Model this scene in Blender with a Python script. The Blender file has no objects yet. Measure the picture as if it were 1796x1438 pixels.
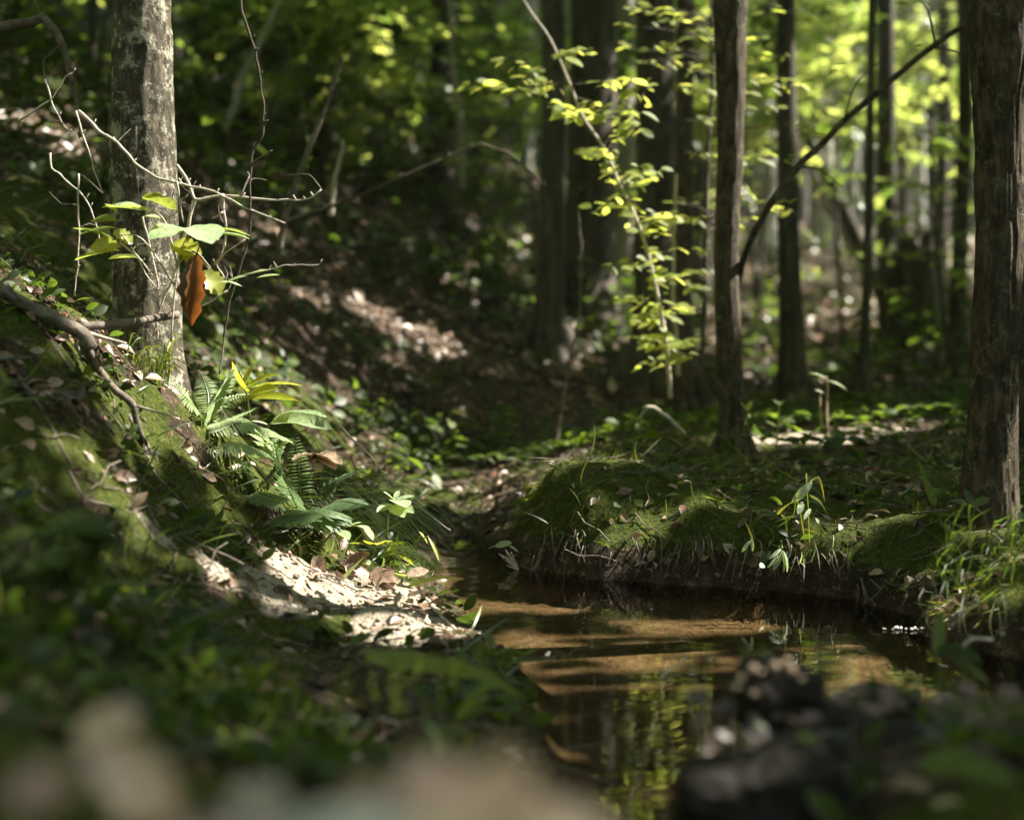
import bpy, math, random
import numpy as np
from mathutils import Vector

random.seed(7)
rng = np.random.default_rng(11)
SC = bpy.context.scene
COL = SC.collection

# ------------------------------------------------------------------ camera
CAM_Z = 0.55
FPX = 2494.0
PITCH = math.atan(119.0 / FPX)
cam = bpy.data.cameras.new("camera")
cam.lens = 50.0
cam.sensor_width = 36.0
cam.clip_start = 0.05
cam.clip_end = 400.0
cam.dof.use_dof = True
cam.dof.focus_distance = 3.15
cam.dof.aperture_fstop = 2.0
camo = bpy.data.objects.new("camera", cam)
camo.location = (0, 0, CAM_Z)
camo.rotation_euler = (math.pi / 2 - PITCH, 0, 0)
COL.objects.link(camo)
SC.camera = camo

# ------------------------------------------------------------------ world, sun, exposure
SUN = np.array([0.65, 0.15, 0.74]); SUN /= np.linalg.norm(SUN)
world = bpy.data.worlds.new("World")
SC.world = world
world.use_nodes = True
wn = world.node_tree
sky = wn.nodes.new("ShaderNodeTexSky")
sky.sky_type = 'NISHITA'
sky.sun_disc = False
sky.dust_density = 2.5
sky.ozone_density = 0.8
sky.sun_elevation = math.asin(SUN[2])
sky.sun_rotation = math.atan2(SUN[0], SUN[1])
wn.links.new(sky.outputs[0], wn.nodes["Background"].inputs[0])
wn.nodes["Background"].inputs[1].default_value = 0.058
sl = bpy.data.lights.new("sun", 'SUN')
sl.energy = 5.0
sl.angle = math.radians(0.5)
sl.color = (1.0, 0.95, 0.84)
so = bpy.data.objects.new("sun", sl)
so.rotation_euler = Vector(SUN).to_track_quat('Z', 'Y').to_euler()
so.location = (5, 2, 12)
COL.objects.link(so)
SC.view_settings.view_transform = 'Standard'
SC.view_settings.look = 'None'
SC.view_settings.exposure = 2.25
SC.view_settings.gamma = 1.0
SC.render.engine = 'CYCLES'
SC.cycles.use_denoising = True
SC.cycles.max_bounces = 8
SC.cycles.diffuse_bounces = 3
SC.cycles.glossy_bounces = 2
SC.cycles.transmission_bounces = 4
SC.cycles.transparent_max_bounces = 8
SC.cycles.caustics_reflective = False
SC.cycles.caustics_refractive = False
SC.cycles.sample_clamp_indirect = 4.0

# ------------------------------------------------------------------ helpers
CT, ST = math.cos(PITCH), math.sin(PITCH)
def P(px, py, D):
    """photo pixel + distance along y -> world point"""
    u = (px - 898.0) / FPX
    v = (719.0 - py) / FPX
    y = CT + ST * v
    z = -ST + CT * v
    return np.array([u * D / y, D, CAM_Z + z * D / y])

def hash3(i, j, k, seed):
    n = (i * 73856093) ^ (j * 19349663) ^ (k * 83492791) ^ (seed * 2654435)
    n = n.astype(np.int64) & 0x7fffffff
    n = (n ^ (n >> 13)) * 1274126177 & 0x7fffffff
    n = (n ^ (n >> 16)) * 668265263 & 0x7fffffff
    return (n & 0xffff) / 65535.0
def vnoise(p, seed=0):
    p = np.asarray(p, float)
    i = np.floor(p).astype(np.int64); f = p - i
    f = f * f * (3 - 2 * f)
    r = 0
    for dx in (0, 1):
        wx = f[..., 0] if dx else 1 - f[..., 0]
        for dy in (0, 1):
            wy = f[..., 1] if dy else 1 - f[..., 1]
            for dz in (0, 1):
                wz = f[..., 2] if dz else 1 - f[..., 2]
                r = r + wx * wy * wz * hash3(i[..., 0] + dx, i[..., 1] + dy, i[..., 2] + dz, seed)
    return r
def fbm(p, octv=4, seed=0, gain=.5):
    p = np.asarray(p, float); a, s, t = 1, 0, 0
    for o in range(octv):
        s = s + a * vnoise(p * (2 ** o), seed + o); t += a; a *= gain
    return s / t
def sstep(a, b, x):
    t = np.clip((x - a) / (b - a), 0, 1)
    return t * t * (3 - 2 * t)
def nrm(v):
    v = np.asarray(v, float)
    return v / (np.linalg.norm(v, axis=-1, keepdims=True) + 1e-12)

# ------------------------------------------------------------------ terrain height
CP = [  # photo x, y, distance
 (0,470,2.9),(130,560,2.95),(260,655,3.25),(350,700,3.3),(450,770,3.45),(580,820,3.7),(690,890,4.0),
 (0,700,2.4),(0,900,1.9),(150,800,2.5),(300,850,2.8),(200,930,2.4),(450,900,3.1),(420,1000,2.65),
 (600,950,3.3),(600,1060,2.8),(740,1095,2.72),(500,1090,2.5),(0,1100,1.5),(300,1200,1.7),(600,1210,1.95),(850,1215,2.1),
 (0,1300,1.05),(500,1370,1.25),(880,1420,1.35),
 (1000,835,3.6),(1200,845,3.6),(1300,795,4.6),(1500,905,3.2),(1380,910,3.35),(1735,890,3.0),(1640,1010,2.8),(1796,1040,2.45),
 (1796,900,3.2),(1400,762,5),(1600,745,5.5),(1796,720,6),(1120,770,5),
 (1300,690,8),(1700,645,9),(1050,645,8),(1400,565,13),(1700,565,13),(1400,455,20),(1750,450,20),(1000,455,16),(1400,395,27),(1100,350,27),
 (0,205,6.5),(0,300,5.5),(0,420,4.2),(150,400,5),(150,275,6),(700,585,6.5),(600,500,7.5),(800,480,9),(830,405,12),(500,330,9),
 (300,230,10),(600,290,14),(900,330,18),(0,80,10),(0,30,15),(300,110,18),(700,230,25),
 (450,650,5),(600,705,5.5),(720,760,6),(850,710,6.5),(790,840,5.1),(700,830,5.0),(860,840,4.9),(840,905,4.35),(760,905,4.3),(400,570,5),(250,600,4.4),(1500,1350,1.35),(1750,1330,1.4)]
WP = [(-3,0,.95),(3,0,.3),(0,-3,.25),(0,0.4,.17),(-.6,.6,.24),(.8,.8,.13),(-6,5,3),(8,5,.6),(8,15,1.4),(-15,15,6),(15,30,3.3),(-20,40,7.5),(20,50,3.8),(0,60,5),(2.5,3,.25),(3,1.5,.22),(40,20,3),(-40,20,10)]
cps = np.array([P(*c) for c in CP] + [np.array(w, float) for w in WP])
def tps(r):
    return np.where(r > 1e-9, r * r * np.log(r + 1e-12), 0)
def warp(xy):  # compress distance so the near detail counts
    xy = np.asarray(xy, float)
    r = np.sqrt(xy[..., 0] ** 2 + xy[..., 1] ** 2) + 1e-9
    k = np.log1p(r) * 1.6 / r
    return xy * k[..., None]
cw = warp(cps[:, :2]); n_ = len(cw)
K = tps(np.linalg.norm(cw[:, None] - cw[None], axis=-1)) + np.eye(n_) * 0.012
A = np.zeros((n_ + 3, n_ + 3)); A[:n_, :n_] = K; A[:n_, n_] = 1; A[:n_, n_ + 1:] = cw
A[n_, :n_] = 1; A[n_ + 1:, :n_] = cw.T
sol = np.linalg.solve(A, np.concatenate([cps[:, 2], [0, 0, 0]]))
def base_h(x, y):
    q = warp(np.stack([x, y], -1)); shp = x.shape; q = q.reshape(-1, 2)
    out = np.empty(len(q))
    for a in range(0, len(q), 20000):
        b = q[a:a + 20000]
        out[a:a + 20000] = tps(np.linalg.norm(b[:, None] - cw[None], axis=-1)) @ sol[:n_] + sol[n_] + b @ sol[n_ + 1:]
    return out.reshape(shp)
def sandm(x, y):
    q = [P(600, 1040, 2.8), P(1400, 775, 4.8)]
    return np.maximum(np.exp(-((x - q[0][0]) / .3) ** 2 - ((y - q[0][1]) / .25) ** 2), np.exp(-((x - q[1][0]) / .4) ** 2 - ((y - q[1][1]) / .4) ** 2))
POLY = np.array([(-.22,4.0),(-.2,3.7),(-.17,3.2),(-.09,2.8),(.0,2.5),(.035,2.2),(.06,1.8),(.09,1.4),(.10,.9),
 (.16,.9),(.19,1.4),(.24,1.72),(.32,1.86),(.5,1.92),(.9,1.9),(1.6,1.8),(1.6,2.2),(.88,2.36),(.8,2.6),(.77,2.85),(.7,3.05),(.56,3.15),(.35,3.2),
 (.2,3.3),(.0,3.45),(-.06,3.8),(-.1,4.05)])
def shore(x, y):
    """signed distance to the water outline, positive on land"""
    p = np.stack([x, y], -1).reshape(-1, 2)
    wob = (vnoise(np.c_[p * 5, np.zeros(len(p))], 3) - .5) * .07 + (vnoise(np.c_[p * 17, np.zeros(len(p))], 4) - .5) * .035
    d = np.full(len(p), 1e9); ins = np.zeros(len(p), bool)
    for i in range(len(POLY)):
        a, b = POLY[i], POLY[(i + 1) % len(POLY)]
        ab = b - a; t = np.clip(((p - a) @ ab) / (ab @ ab), 0, 1)
        d = np.minimum(d, np.linalg.norm(p - a - t[:, None] * ab, axis=1))
        c = ((a[1] > p[:, 1]) != (b[1] > p[:, 1]))
        with np.errstate(divide='ignore', invalid='ignore'):
            xi = a[0] + (p[:, 1] - a[1]) / (b[1] - a[1] + 1e-15) * ab[0]
        ins ^= c & (p[:, 0] < xi)
    return (np.where(ins, -d, d) + wob).reshape(x.shape)
def H(x, y, detail=True):
    x = np.atleast_1d(np.asarray(x, float)); y = np.atleast_1d(np.asarray(y, float))
    b = np.maximum(base_h(x, y), .028)
    s = shore(x, y)
    p = np.stack([x, y, np.zeros_like(x)], -1)
    if detail:
        r = np.sqrt(x * x + y * y)
        b = b + (fbm(p * 1.1, 3, 20) - .5) * .10 * sstep(3.5, 9, r) + (fbm(p * 4.5, 4, 21) - .5) * (.06 + .05 * (x < 0)) + (np.abs(vnoise(p * 9, 25) * 2 - 1) - .5) * .03 * (1 - sandm(x, y)) + (fbm(p * 22, 3, 22) - .5) * .022
        b = np.maximum(b, .012)
    right = sstep(-.1, .1, x - (y < 3.3) * 0.35 + 0)  # right bank is steeper
    w = .22 - .12 * right * (.0 + 1.2 * vnoise(np.stack([x * 6, y * 6, x * 0], -1), 33))
    k = sstep(-.015, 1, s / w * 1.0)
    k = np.clip(s / w, 0, 1) ** (.9 - .25 * right)
    bed = -.014 - .05 * sstep(0, .05, -s) + (fbm(p * np.array([5, 12, 1]), 3, 31) - .5) * .006
    return np.where(s > 0, .004 + (b - .004) * np.clip(k, 0, 1), bed)
def h1(x, y):
    return float(H(x, y)[0])
def G(px, py, lo=.6, hi=60.0):
    """first ground point along the ray of a photo pixel"""
    D = np.exp(np.linspace(math.log(lo), math.log(hi), 260))
    pts = np.array([P(px, py, d) for d in D])
    hz = H(pts[:, 0], pts[:, 1])
    below = np.where(pts[:, 2] <= hz)[0]
    i = below[0] if len(below) else len(D) - 1
    q = pts[i].copy(); q[2] = hz[i]
    return q

# ------------------------------------------------------------------ materials
def newmat(name):
    m = bpy.data.materials.new(name); m.use_nodes = True
    nt = m.node_tree; nt.nodes.clear()
    out = nt.nodes.new("ShaderNodeOutputMaterial")
    return m, nt, out
def nd(nt, t, **kw):
    n = nt.nodes.new(t)
    for k, v in kw.items():
        if k in n.inputs.keys():
            n.inputs[k].default_value = v
        else:
            setattr(n, k, v)
    return n
def ramp(nt, fac, stops):
    r = nt.nodes.new("ShaderNodeValToRGB")
    e = r.color_ramp.elements
    while len(e) < len(stops): e.new(0.5)
    for k, (pos, c) in enumerate(stops):
        e[k].position = pos; e[k].color = (*c, 1)
    nt.links.new(fac, r.inputs[0])
    return r.outputs[0]
def noise(nt, scale, detail=4, rough=.6, vec=None, dist=0.0):
    n = nt.nodes.new("ShaderNodeTexNoise")
    n.inputs["Scale"].default_value = scale; n.inputs["Detail"].default_value = detail
    n.inputs["Roughness"].default_value = rough; n.inputs["Distortion"].default_value = dist
    if vec is not None: nt.links.new(vec, n.inputs["Vector"])
    return n.outputs["Fac"]
def objvec(nt, scale=(1, 1, 1)):
    tc = nt.nodes.new("ShaderNodeTexCoord"); mp = nt.nodes.new("ShaderNodeMapping")
    mp.inputs["Scale"].default_value = scale
    nt.links.new(tc.outputs["Object"], mp.inputs["Vector"])
    return mp.outputs[0]
def mixc(nt, f, a, b):
    n = nt.nodes.new("ShaderNodeMix"); n.data_type = 'RGBA'
    if hasattr(f, 'name'): nt.links.new(f, n.inputs[0])
    else: n.inputs[0].default_value = f
    for s, v in ((6, a), (7, b)):
        if hasattr(v, 'name'): nt.links.new(v, n.inputs[s])
        else: n.inputs[s].default_value = (*v, 1)
    return n.outputs[2]
def bump(nt, h, strength, dist):
    b = nt.nodes.new("ShaderNodeBump"); b.inputs["Strength"].default_value = strength
    b.inputs["Distance"].default_value = dist
    nt.links.new(h, b.inputs["Height"])
    return b.outputs[0]

def leafmat(name, stops, trans=.5, tcol=None, gloss=.06, rough=.4):
    """leaf: diffuse + translucent, coloured per leaf"""
    m, nt, out = newmat(name)
    at = nd(nt, "ShaderNodeAttribute"); at.attribute_name = "rnd"
    c = ramp(nt, at.outputs["Fac"], stops)
    hs = nd(nt, 'ShaderNodeHueSaturation', Saturation=1.0, Value=.5); nt.links.new(c, hs.inputs['Color'])
    c = mixc(nt, ramp(nt, noise(nt, 110, 4, .7, objvec(nt)), [(.42, (0, 0, 0)), (.62, (1, 1, 1))]), c, hs.outputs[0])
    df = nt.nodes.new("ShaderNodeBsdfDiffuse"); nt.links.new(c, df.inputs[0])
    tr = nt.nodes.new("ShaderNodeBsdfTranslucent")
    if tcol:
        tcr = ramp(nt, at.outputs["Fac"], tcol); nt.links.new(tcr, tr.inputs[0])
    else:
        nt.links.new(c, tr.inputs[0])
    mx = nt.nodes.new("ShaderNodeMixShader"); mx.inputs[0].default_value = trans
    nt.links.new(df.outputs[0], mx.inputs[1]); nt.links.new(tr.outputs[0], mx.inputs[2])
    gl = nt.nodes.new("ShaderNodeBsdfGlossy"); gl.inputs["Roughness"].default_value = rough
    m2 = nt.nodes.new("ShaderNodeMixShader"); m2.inputs[0].default_value = gloss
    nt.links.new(mx.outputs[0], m2.inputs[1]); nt.links.new(gl.outputs[0], m2.inputs[2])
    nt.links.new(m2.outputs[0], out.inputs[0])
    return m
def barkmat(name, c1, c2, c3, lich=(.42, .43, .36), lam=.45, zs=.18, scale=26, bd=.012):
    m, nt, out = newmat(name)
    v = objvec(nt, (1, 1, zs)); v2 = objvec(nt)
    n1 = noise(nt, scale, 6, .7, v, .6)
    col = ramp(nt, n1, [(.3, c1), (.5, c2), (.7, c3)])
    n2 = noise(nt, 26, 6, .8, v2)
    f = ramp(nt, n2, [(lam, (0, 0, 0)), (lam + .07, (1, 1, 1))])
    n3 = noise(nt, 90, 3, .6, v2)
    lc = mixc(nt, n3, lich, tuple(x * .55 for x in lich))
    col = mixc(nt, f, col, lc)
    p = nt.nodes.new("ShaderNodeBsdfPrincipled"); nt.links.new(col, p.inputs["Base Color"])
    p.inputs["Roughness"].default_value = .85
    p.inputs["Specular IOR Level"].default_value = .25
    nt.links.new(bump(nt, n1, 1.0, bd), p.inputs["Normal"])
    nt.links.new(p.outputs[0], out.inputs[0])
    return m
def plainmat(name, c1, c2, scale=30, rough=.8, bd=.004, spec=.3):
    m, nt, out = newmat(name)
    n1 = noise(nt, scale, 5, .7, objvec(nt))
    col = ramp(nt, n1, [(.3, c1), (.7, c2)])
    p = nt.nodes.new("ShaderNodeBsdfPrincipled"); nt.links.new(col, p.inputs["Base Color"])
    p.inputs["Roughness"].default_value = rough; p.inputs["Specular IOR Level"].default_value = spec
    nt.links.new(bump(nt, n1, .8, bd), p.inputs["Normal"])
    nt.links.new(p.outputs[0], out.inputs[0])
    return m

M = {}
M['bark_grey'] = barkmat('bark_grey', (.022, .018, .012), (.065, .053, .036), (.17, .145, .10), (.42, .39, .30), .515, .5, 60)
M['bark_brown'] = barkmat('bark_brown', (.010, .008, .006), (.062, .046, .029), (.15, .118, .078), (.18, .165, .11), .55, .34, 48, .016)
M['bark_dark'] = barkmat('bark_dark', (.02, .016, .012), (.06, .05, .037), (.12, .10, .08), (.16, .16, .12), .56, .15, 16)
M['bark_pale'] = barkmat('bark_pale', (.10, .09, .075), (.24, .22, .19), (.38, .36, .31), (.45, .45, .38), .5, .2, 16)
M['twig_pale'] = plainmat('twig_pale', (.26, .22, .17), (.50, .45, .37), 60)
M['twig_dark'] = plainmat('twig_dark', (.03, .022, .016), (.09, .07, .05), 60)
M['branch'] = plainmat('branch', (.045, .035, .028), (.21, .17, .13), 50, bd=.008)
M['leaf_shade_canopy'] = leafmat('leaf_shade_canopy', [(0, (.06, .11, .02)), (1, (.12, .19, .04))], .55, [(0, (.17, .34, .08)), (1, (.36, .58, .14))])
M['leaf_far'] = leafmat('leaf_far', [(0, (.05, .09, .015)), (1, (.22, .27, .07))], .55, [(0, (.24, .37, .05)), (1, (.78, .82, .18))])
M['leaf_spring'] = leafmat('leaf_spring', [(0, (.12, .17, .03)), (1, (.30, .34, .08))], .55, [(0, (.48, .58, .07)), (1, (.86, .84, .16))], .025, .55)
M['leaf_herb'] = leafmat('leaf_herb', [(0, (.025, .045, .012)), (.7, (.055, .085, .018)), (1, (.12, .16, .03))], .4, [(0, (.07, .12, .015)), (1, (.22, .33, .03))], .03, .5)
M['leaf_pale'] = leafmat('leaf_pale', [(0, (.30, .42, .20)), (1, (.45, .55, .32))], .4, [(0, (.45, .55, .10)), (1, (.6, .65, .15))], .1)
M['leaf_yellow'] = leafmat('leaf_yellow', [(0, (.30, .34, .03)), (1, (.46, .46, .05))], .5, [(0, (.62, .62, .03)), (1, (.75, .68, .04))])
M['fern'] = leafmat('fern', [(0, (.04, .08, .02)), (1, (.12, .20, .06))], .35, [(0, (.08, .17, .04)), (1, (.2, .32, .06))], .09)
M['fern_lit'] = leafmat('fern_lit', [(0, (.30, .40, .18)), (1, (.50, .60, .32))], .4, [(0, (.3, .45, .12)), (1, (.5, .6, .18))], .1)  # paler fern copy; sunlight on the fronds is put into the colour
M['grass'] = leafmat('grass', [(0, (.035, .08, .015)), (1, (.16, .22, .04))], .45, [(0, (.12, .2, .02)), (1, (.4, .46, .04))])
M['moss'] = leafmat('moss', [(0, (.03, .05, .008)), (.5, (.10, .125, .018)), (1, (.30, .29, .03))], .4, [(0, (.07, .11, .01)), (1, (.44, .42, .04))], .02)
M['dead_leaf'] = leafmat('dead_leaf', [(0, (.05, .033, .018)), (.35, (.14, .09, .05)), (.6, (.25, .15, .10)), (.85, (.42, .31, .23)), (.96, (.55, .46, .36)), (1, (.20, .03, .02))], .2, None, .05)
M['oak_leaf'] = leafmat('oak_leaf', [(0, (.09, .04, .014)), (1, (.17, .07, .018))], .45, [(0, (.14, .055, .015)), (1, (.42, .12, .015))], .05)
M['pale_dead'] = leafmat('pale_dead', [(0, (.34, .32, .27)), (1, (.44, .42, .36))], .3)
M['brown_dead'] = leafmat('brown_dead', [(0, (.20, .12, .07)), (1, (.28, .18, .11))], .3)
M['sunpatch_litter'] = leafmat('sunpatch_litter', [(0, (.10, .065, .04)), (.6, (.26, .19, .14)), (1, (.55, .46, .38))], .2)  # lightened litter; sunlight on the slopes is put into the leaf colour
M['red_leaf'] = leafmat('red_leaf', [(0, (.28, .02, .015)), (1, (.45, .05, .03))], .4)
M['tan_leaf'] = leafmat('tan_leaf', [(0, (.46, .30, .20)), (1, (.60, .44, .31))], .3)
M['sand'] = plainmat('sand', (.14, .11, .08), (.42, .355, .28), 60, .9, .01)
M['stone'] = plainmat('stone', (.40, .28, .20), (.74, .56, .42), 9, .85, .01)
M['stone_grey'] = plainmat('stone_grey', (.24, .24, .20), (.50, .50, .44), 9, .85, .01)
M['mud'] = plainmat('mud', (.006, .005, .004), (.022, .016, .011), 30, .8, .015)
M['foam'] = plainmat('foam', (.6, .58, .52), (.8, .8, .75), 50, .5)

def groundmat():
    m, nt, out = newmat('forest_floor')
    at = nd(nt, "ShaderNodeAttribute"); at.attribute_name = "zone"      # r moss, g sand, b bed
    sep = nt.nodes.new("ShaderNodeSeparateColor"); nt.links.new(at.outputs["Color"], sep.inputs[0])
    v = objvec(nt)
    n1 = noise(nt, 14, 8, .72, v, .4); n2 = noise(nt, 70, 4, .7, v); n3 = noise(nt, 3.2, 5, .6, v)
    soil = ramp(nt, n1, [(.3, (.014, .010, .007)), (.5, (.045, .031, .021)), (.68, (.12, .085, .06))])
    soil = mixc(nt, ramp(nt, n2, [(.58, (0, 0, 0)), (.66, (1, 1, 1))]), soil, (.22, .16, .115))
    moss = ramp(nt, n2, [(.3, (.018, .028, .006)), (.55, (.06, .075, .012)), (.75, (.14, .135, .018))])
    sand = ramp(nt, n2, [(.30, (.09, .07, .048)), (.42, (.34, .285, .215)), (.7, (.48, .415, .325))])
    bed = ramp(nt, n1, [(.3, (.14, .10, .06)), (.5, (.36, .26, .155)), (.7, (.60, .47, .31))])
    def soft(ch, lo=.35, hi=.65):
        a = nd(nt, "ShaderNodeMath", operation='ADD'); nt.links.new(sep.outputs[ch], a.inputs[0])
        s = nd(nt, "ShaderNodeMath", operation='MULTIPLY_ADD'); nt.links.new(n1, s.inputs[0]); s.inputs[1].default_value = .8; s.inputs[2].default_value = -.4
        nt.links.new(s.outputs[0], a.inputs[1])
        return ramp(nt, a.outputs[0], [(lo, (0, 0, 0)), (hi, (1, 1, 1))])
    c = mixc(nt, soft(0), soil, moss)
    c = mixc(nt, soft(1), c, sand)
    c = mixc(nt, sep.outputs[2], c, bed)
    p = nt.nodes.new("ShaderNodeBsdfPrincipled"); nt.links.new(c, p.inputs["Base Color"])
    p.inputs["Roughness"].default_value = .92; p.inputs["Specular IOR Level"].default_value = .15
    ad = nd(nt, "ShaderNodeMath", operation='ADD'); nt.links.new(n1, ad.inputs[0]); nt.links.new(n2, ad.inputs[1])
    nt.links.new(bump(nt, ad.outputs[0], 1.0, .02), p.inputs["Normal"])
    nt.links.new(p.outputs[0], out.inputs[0])
    return m
M['ground'] = groundmat()
def watermat():
    m, nt, out = newmat('stream_water')
    v = objvec(nt, (2.2, 9, 1))
    n = noise(nt, 1.6, 2, .5, v, .3)
    bp = bump(nt, n, .12, .006)
    fr = nd(nt, "ShaderNodeFresnel"); fr.inputs[0].default_value = 1.40; nt.links.new(bp, fr.inputs["Normal"])
    tr = nt.nodes.new("ShaderNodeBsdfTransparent"); tr.inputs[0].default_value = (.61, .56, .47, 1)
    gl = nt.nodes.new("ShaderNodeBsdfGlossy"); gl.inputs["Roughness"].default_value = .015; nt.links.new(bp, gl.inputs["Normal"])
    mx = nt.nodes.new("ShaderNodeMixShader"); nt.links.new(fr.outputs[0], mx.inputs[0])
    nt.links.new(tr.outputs[0], mx.inputs[1]); nt.links.new(gl.outputs[0], mx.inputs[2])
    nt.links.new(mx.outputs[0], out.inputs[0])
    return m
M['water'] = watermat()

# ------------------------------------------------------------------ object helpers
def mesh_obj(name, V, F, mat, loc=(0, 0, 0), parent=None, rnd=None, smooth=True):
    """V world coordinates; loc = origin; parent shares its thing's origin"""
    V = np.asarray(V, float)
    o0 = np.array(parent['_o'] if parent is not None else loc, float)
    me = bpy.data.meshes.new(name)
    W = (V - o0).astype(np.float32)
    if isinstance(F, np.ndarray):
        k = F.shape[1]
        me.vertices.add(len(W)); me.vertices.foreach_set('co', W.ravel())
        me.loops.add(F.size); me.loops.foreach_set('vertex_index', F.ravel().astype(np.int32))
        me.polygons.add(len(F)); me.polygons.foreach_set('loop_start', np.arange(0, F.size, k, dtype=np.int32))
        me.update(calc_edges=True)
    else:
        me.from_pydata(W.tolist(), [], [list(map(int, f)) for f in F])
        me.update()
    if smooth:
        me.polygons.foreach_set('use_smooth', np.ones(len(me.polygons), bool))
    if rnd is not None:
        a = me.attributes.new('rnd', 'FLOAT', 'POINT'); a.data.foreach_set('value', np.asarray(rnd, np.float32))
    me.materials.append(mat)
    o = bpy.data.objects.new(name, me)
    COL.objects.link(o)
    if parent is not None:
        o.parent = parent; o['_o'] = list(map(float, o0))
    else:
        o.location = tuple(o0); o['_o'] = list(map(float, o0))
    return o
def tag(o, label, cat, group=None, kind=None):
    if label: o['label'] = label
    if cat: o['category'] = cat
    if group: o['group'] = group
    if kind: o['kind'] = kind
    return o
def thing(name, loc, label, cat, group=None):
    o = bpy.data.objects.new(name, None); o.empty_display_size = .05
    o.location = tuple(map(float, loc)); o['_o'] = list(map(float, loc))
    COL.objects.link(o)
    return tag(o, label, cat, group)
class MB:
    """collects quads/tris into one mesh"""
    def __init__(s): s.V = []; s.F = []; s.R = []; s.n = 0
    def add(s, V, F, rnd=None):
        V = np.asarray(V, float); s.V.append(V)
        s.F.extend([[i + s.n for i in f] for f in F]); s.n += len(V)
        s.R.append(np.full(len(V), random.random() if rnd is None else rnd) if np.isscalar(rnd) or rnd is None else rnd)
        return s
    def build(s, name, mat, parent=None, loc=None, smooth=True):
        V = np.concatenate(s.V)
        if parent is None and loc is None:
            loc = (V[:, 0].mean(), V[:, 1].mean(), V[:, 2].min())
        return mesh_obj(name, V, s.F, mat, loc if loc is not None else (0, 0, 0), parent, np.concatenate(s.R), smooth)
def catmull(pts, n):
    pts = np.asarray(pts, float)
    if len(pts) < 3:
        t = np.linspace(0, 1, n + 1)[:, None]; return pts[0] * (1 - t) + pts[-1] * t
    q = np.vstack([2 * pts[0] - pts[1], pts, 2 * pts[-1] - pts[-2]]); out = []
    for i in range(1, len(q) - 2):
        t = np.linspace(0, 1, n, endpoint=False)[:, None]
        a, b, c, d = q[i - 1], q[i], q[i + 1], q[i + 2]
        out.append(.5 * (2 * b + (c - a) * t + (2 * a - 5 * b + 4 * c - d) * t ** 2 + (3 * b - a - 3 * c + d) * t ** 3))
    out.append(q[-2][None])
    return np.vstack(out)
def tube(pts, radii, sides=8, n=5, rough=0.0, seed=0, cap=True):
    """pts (k,3), radii (k) ; returns V,F"""
    pts = np.asarray(pts, float); radii = np.asarray(radii, float)
    C = catmull(pts, n)
    R = np.interp(np.linspace(0, 1, len(C)), np.linspace(0, 1, len(radii)), radii)
    T = nrm(np.gradient(C, axis=0))
    ref = np.array([0, 0, 1.]) if abs(T[0][2]) < .8 else np.array([1., 0, 0])
    U = np.empty_like(T); u = nrm(np.cross(T[0], ref))
    for i in range(len(C)):
        u = u - T[i] * (u @ T[i]); u = nrm(u); U[i] = u
    W = np.cross(T, U)
    a = np.linspace(0, 2 * math.pi, sides, endpoint=False)
    ca, sa = np.cos(a)[None, :, None], np.sin(a)[None, :, None]
    dirs = U[:, None] * ca + W[:, None] * sa
    rr = np.repeat(R[:, None], sides, 1)
    if rough:
        q = C[:, None] + dirs * rr[..., None]
        rr = rr * (1 + rough * (fbm(q * (1.2 / max(R.mean(), 1e-4) * .5), 3, seed) * 2 - 1))
    V = (C[:, None] + dirs * rr[..., None]).reshape(-1, 3)
    F = []
    m = len(C)
    for i in range(m - 1):
        for j in range(sides):
            k = (j + 1) % sides
            F.append((i * sides + j, i * sides + k, (i + 1) * sides + k, (i + 1) * sides + j))
    if cap:
        F.append(tuple(range(sides))[::-1]); F.append(tuple((m - 1) * sides + j for j in range(sides)))
    return V, F
def leaf_tpl(width=.45, rows=5, fold=.12, curl=.15, lobe=0.0, tipw=.05, wav=0.0):
    """unit leaf along +y, normal +z"""
    V = []; F = []
    for i in range(rows + 1):
        t = i / rows
        w = width * .5 * (math.sin(math.pi * min(1, t * .92 + .04)) ** .75)
        if lobe: w *= 1 + lobe * (1 if i % 2 else -1)
        if i == rows: w = width * tipw * .5
        if i == 0: w = width * .05
        z = -curl * t * t
        wz = wav * math.sin(t * 9)
        V += [(-w, t + (0.04 * lobe if i % 2 else 0), z + fold * w * 2 + wz), (0, t, z), (w, t, z + fold * w * 2 - wz)]
    for i in range(rows):
        a = i * 3
        F += [(a, a + 1, a + 4, a + 3), (a + 1, a + 2, a + 5, a + 4)]
    return np.array(V, float), np.array(F, int)
def frames(d, nh):
    """columns x,y(axis d),z(normal) for arrays of directions"""
    y = nrm(d); x = nrm(np.cross(y, nh)); z = np.cross(x, y)
    return np.stack([x, y, z], -1)
def scatter(tpl, pos, R, scale, rnd):
    V, F = tpl
    n = len(pos); k = len(V)
    W = np.einsum('nij,kj->nki', R, V) * np.asarray(scale)[:, None, None] + np.asarray(pos)[:, None]
    FF = F[None] + (np.arange(n) * k)[:, None, None]
    return W.reshape(-1, 3), FF.reshape(-1, F.shape[1]), np.repeat(rnd, k)
def rdirs(n, flat=.35):
    a = rng.uniform(0, 2 * math.pi, n); z = rng.normal(0, flat, n)
    return nrm(np.stack([np.cos(a), np.sin(a), z], -1))
def rnorm(n, tilt=.35):
    return nrm(np.stack([rng.normal(0, tilt, n), rng.normal(0, tilt, n), np.ones(n)], -1))
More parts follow.
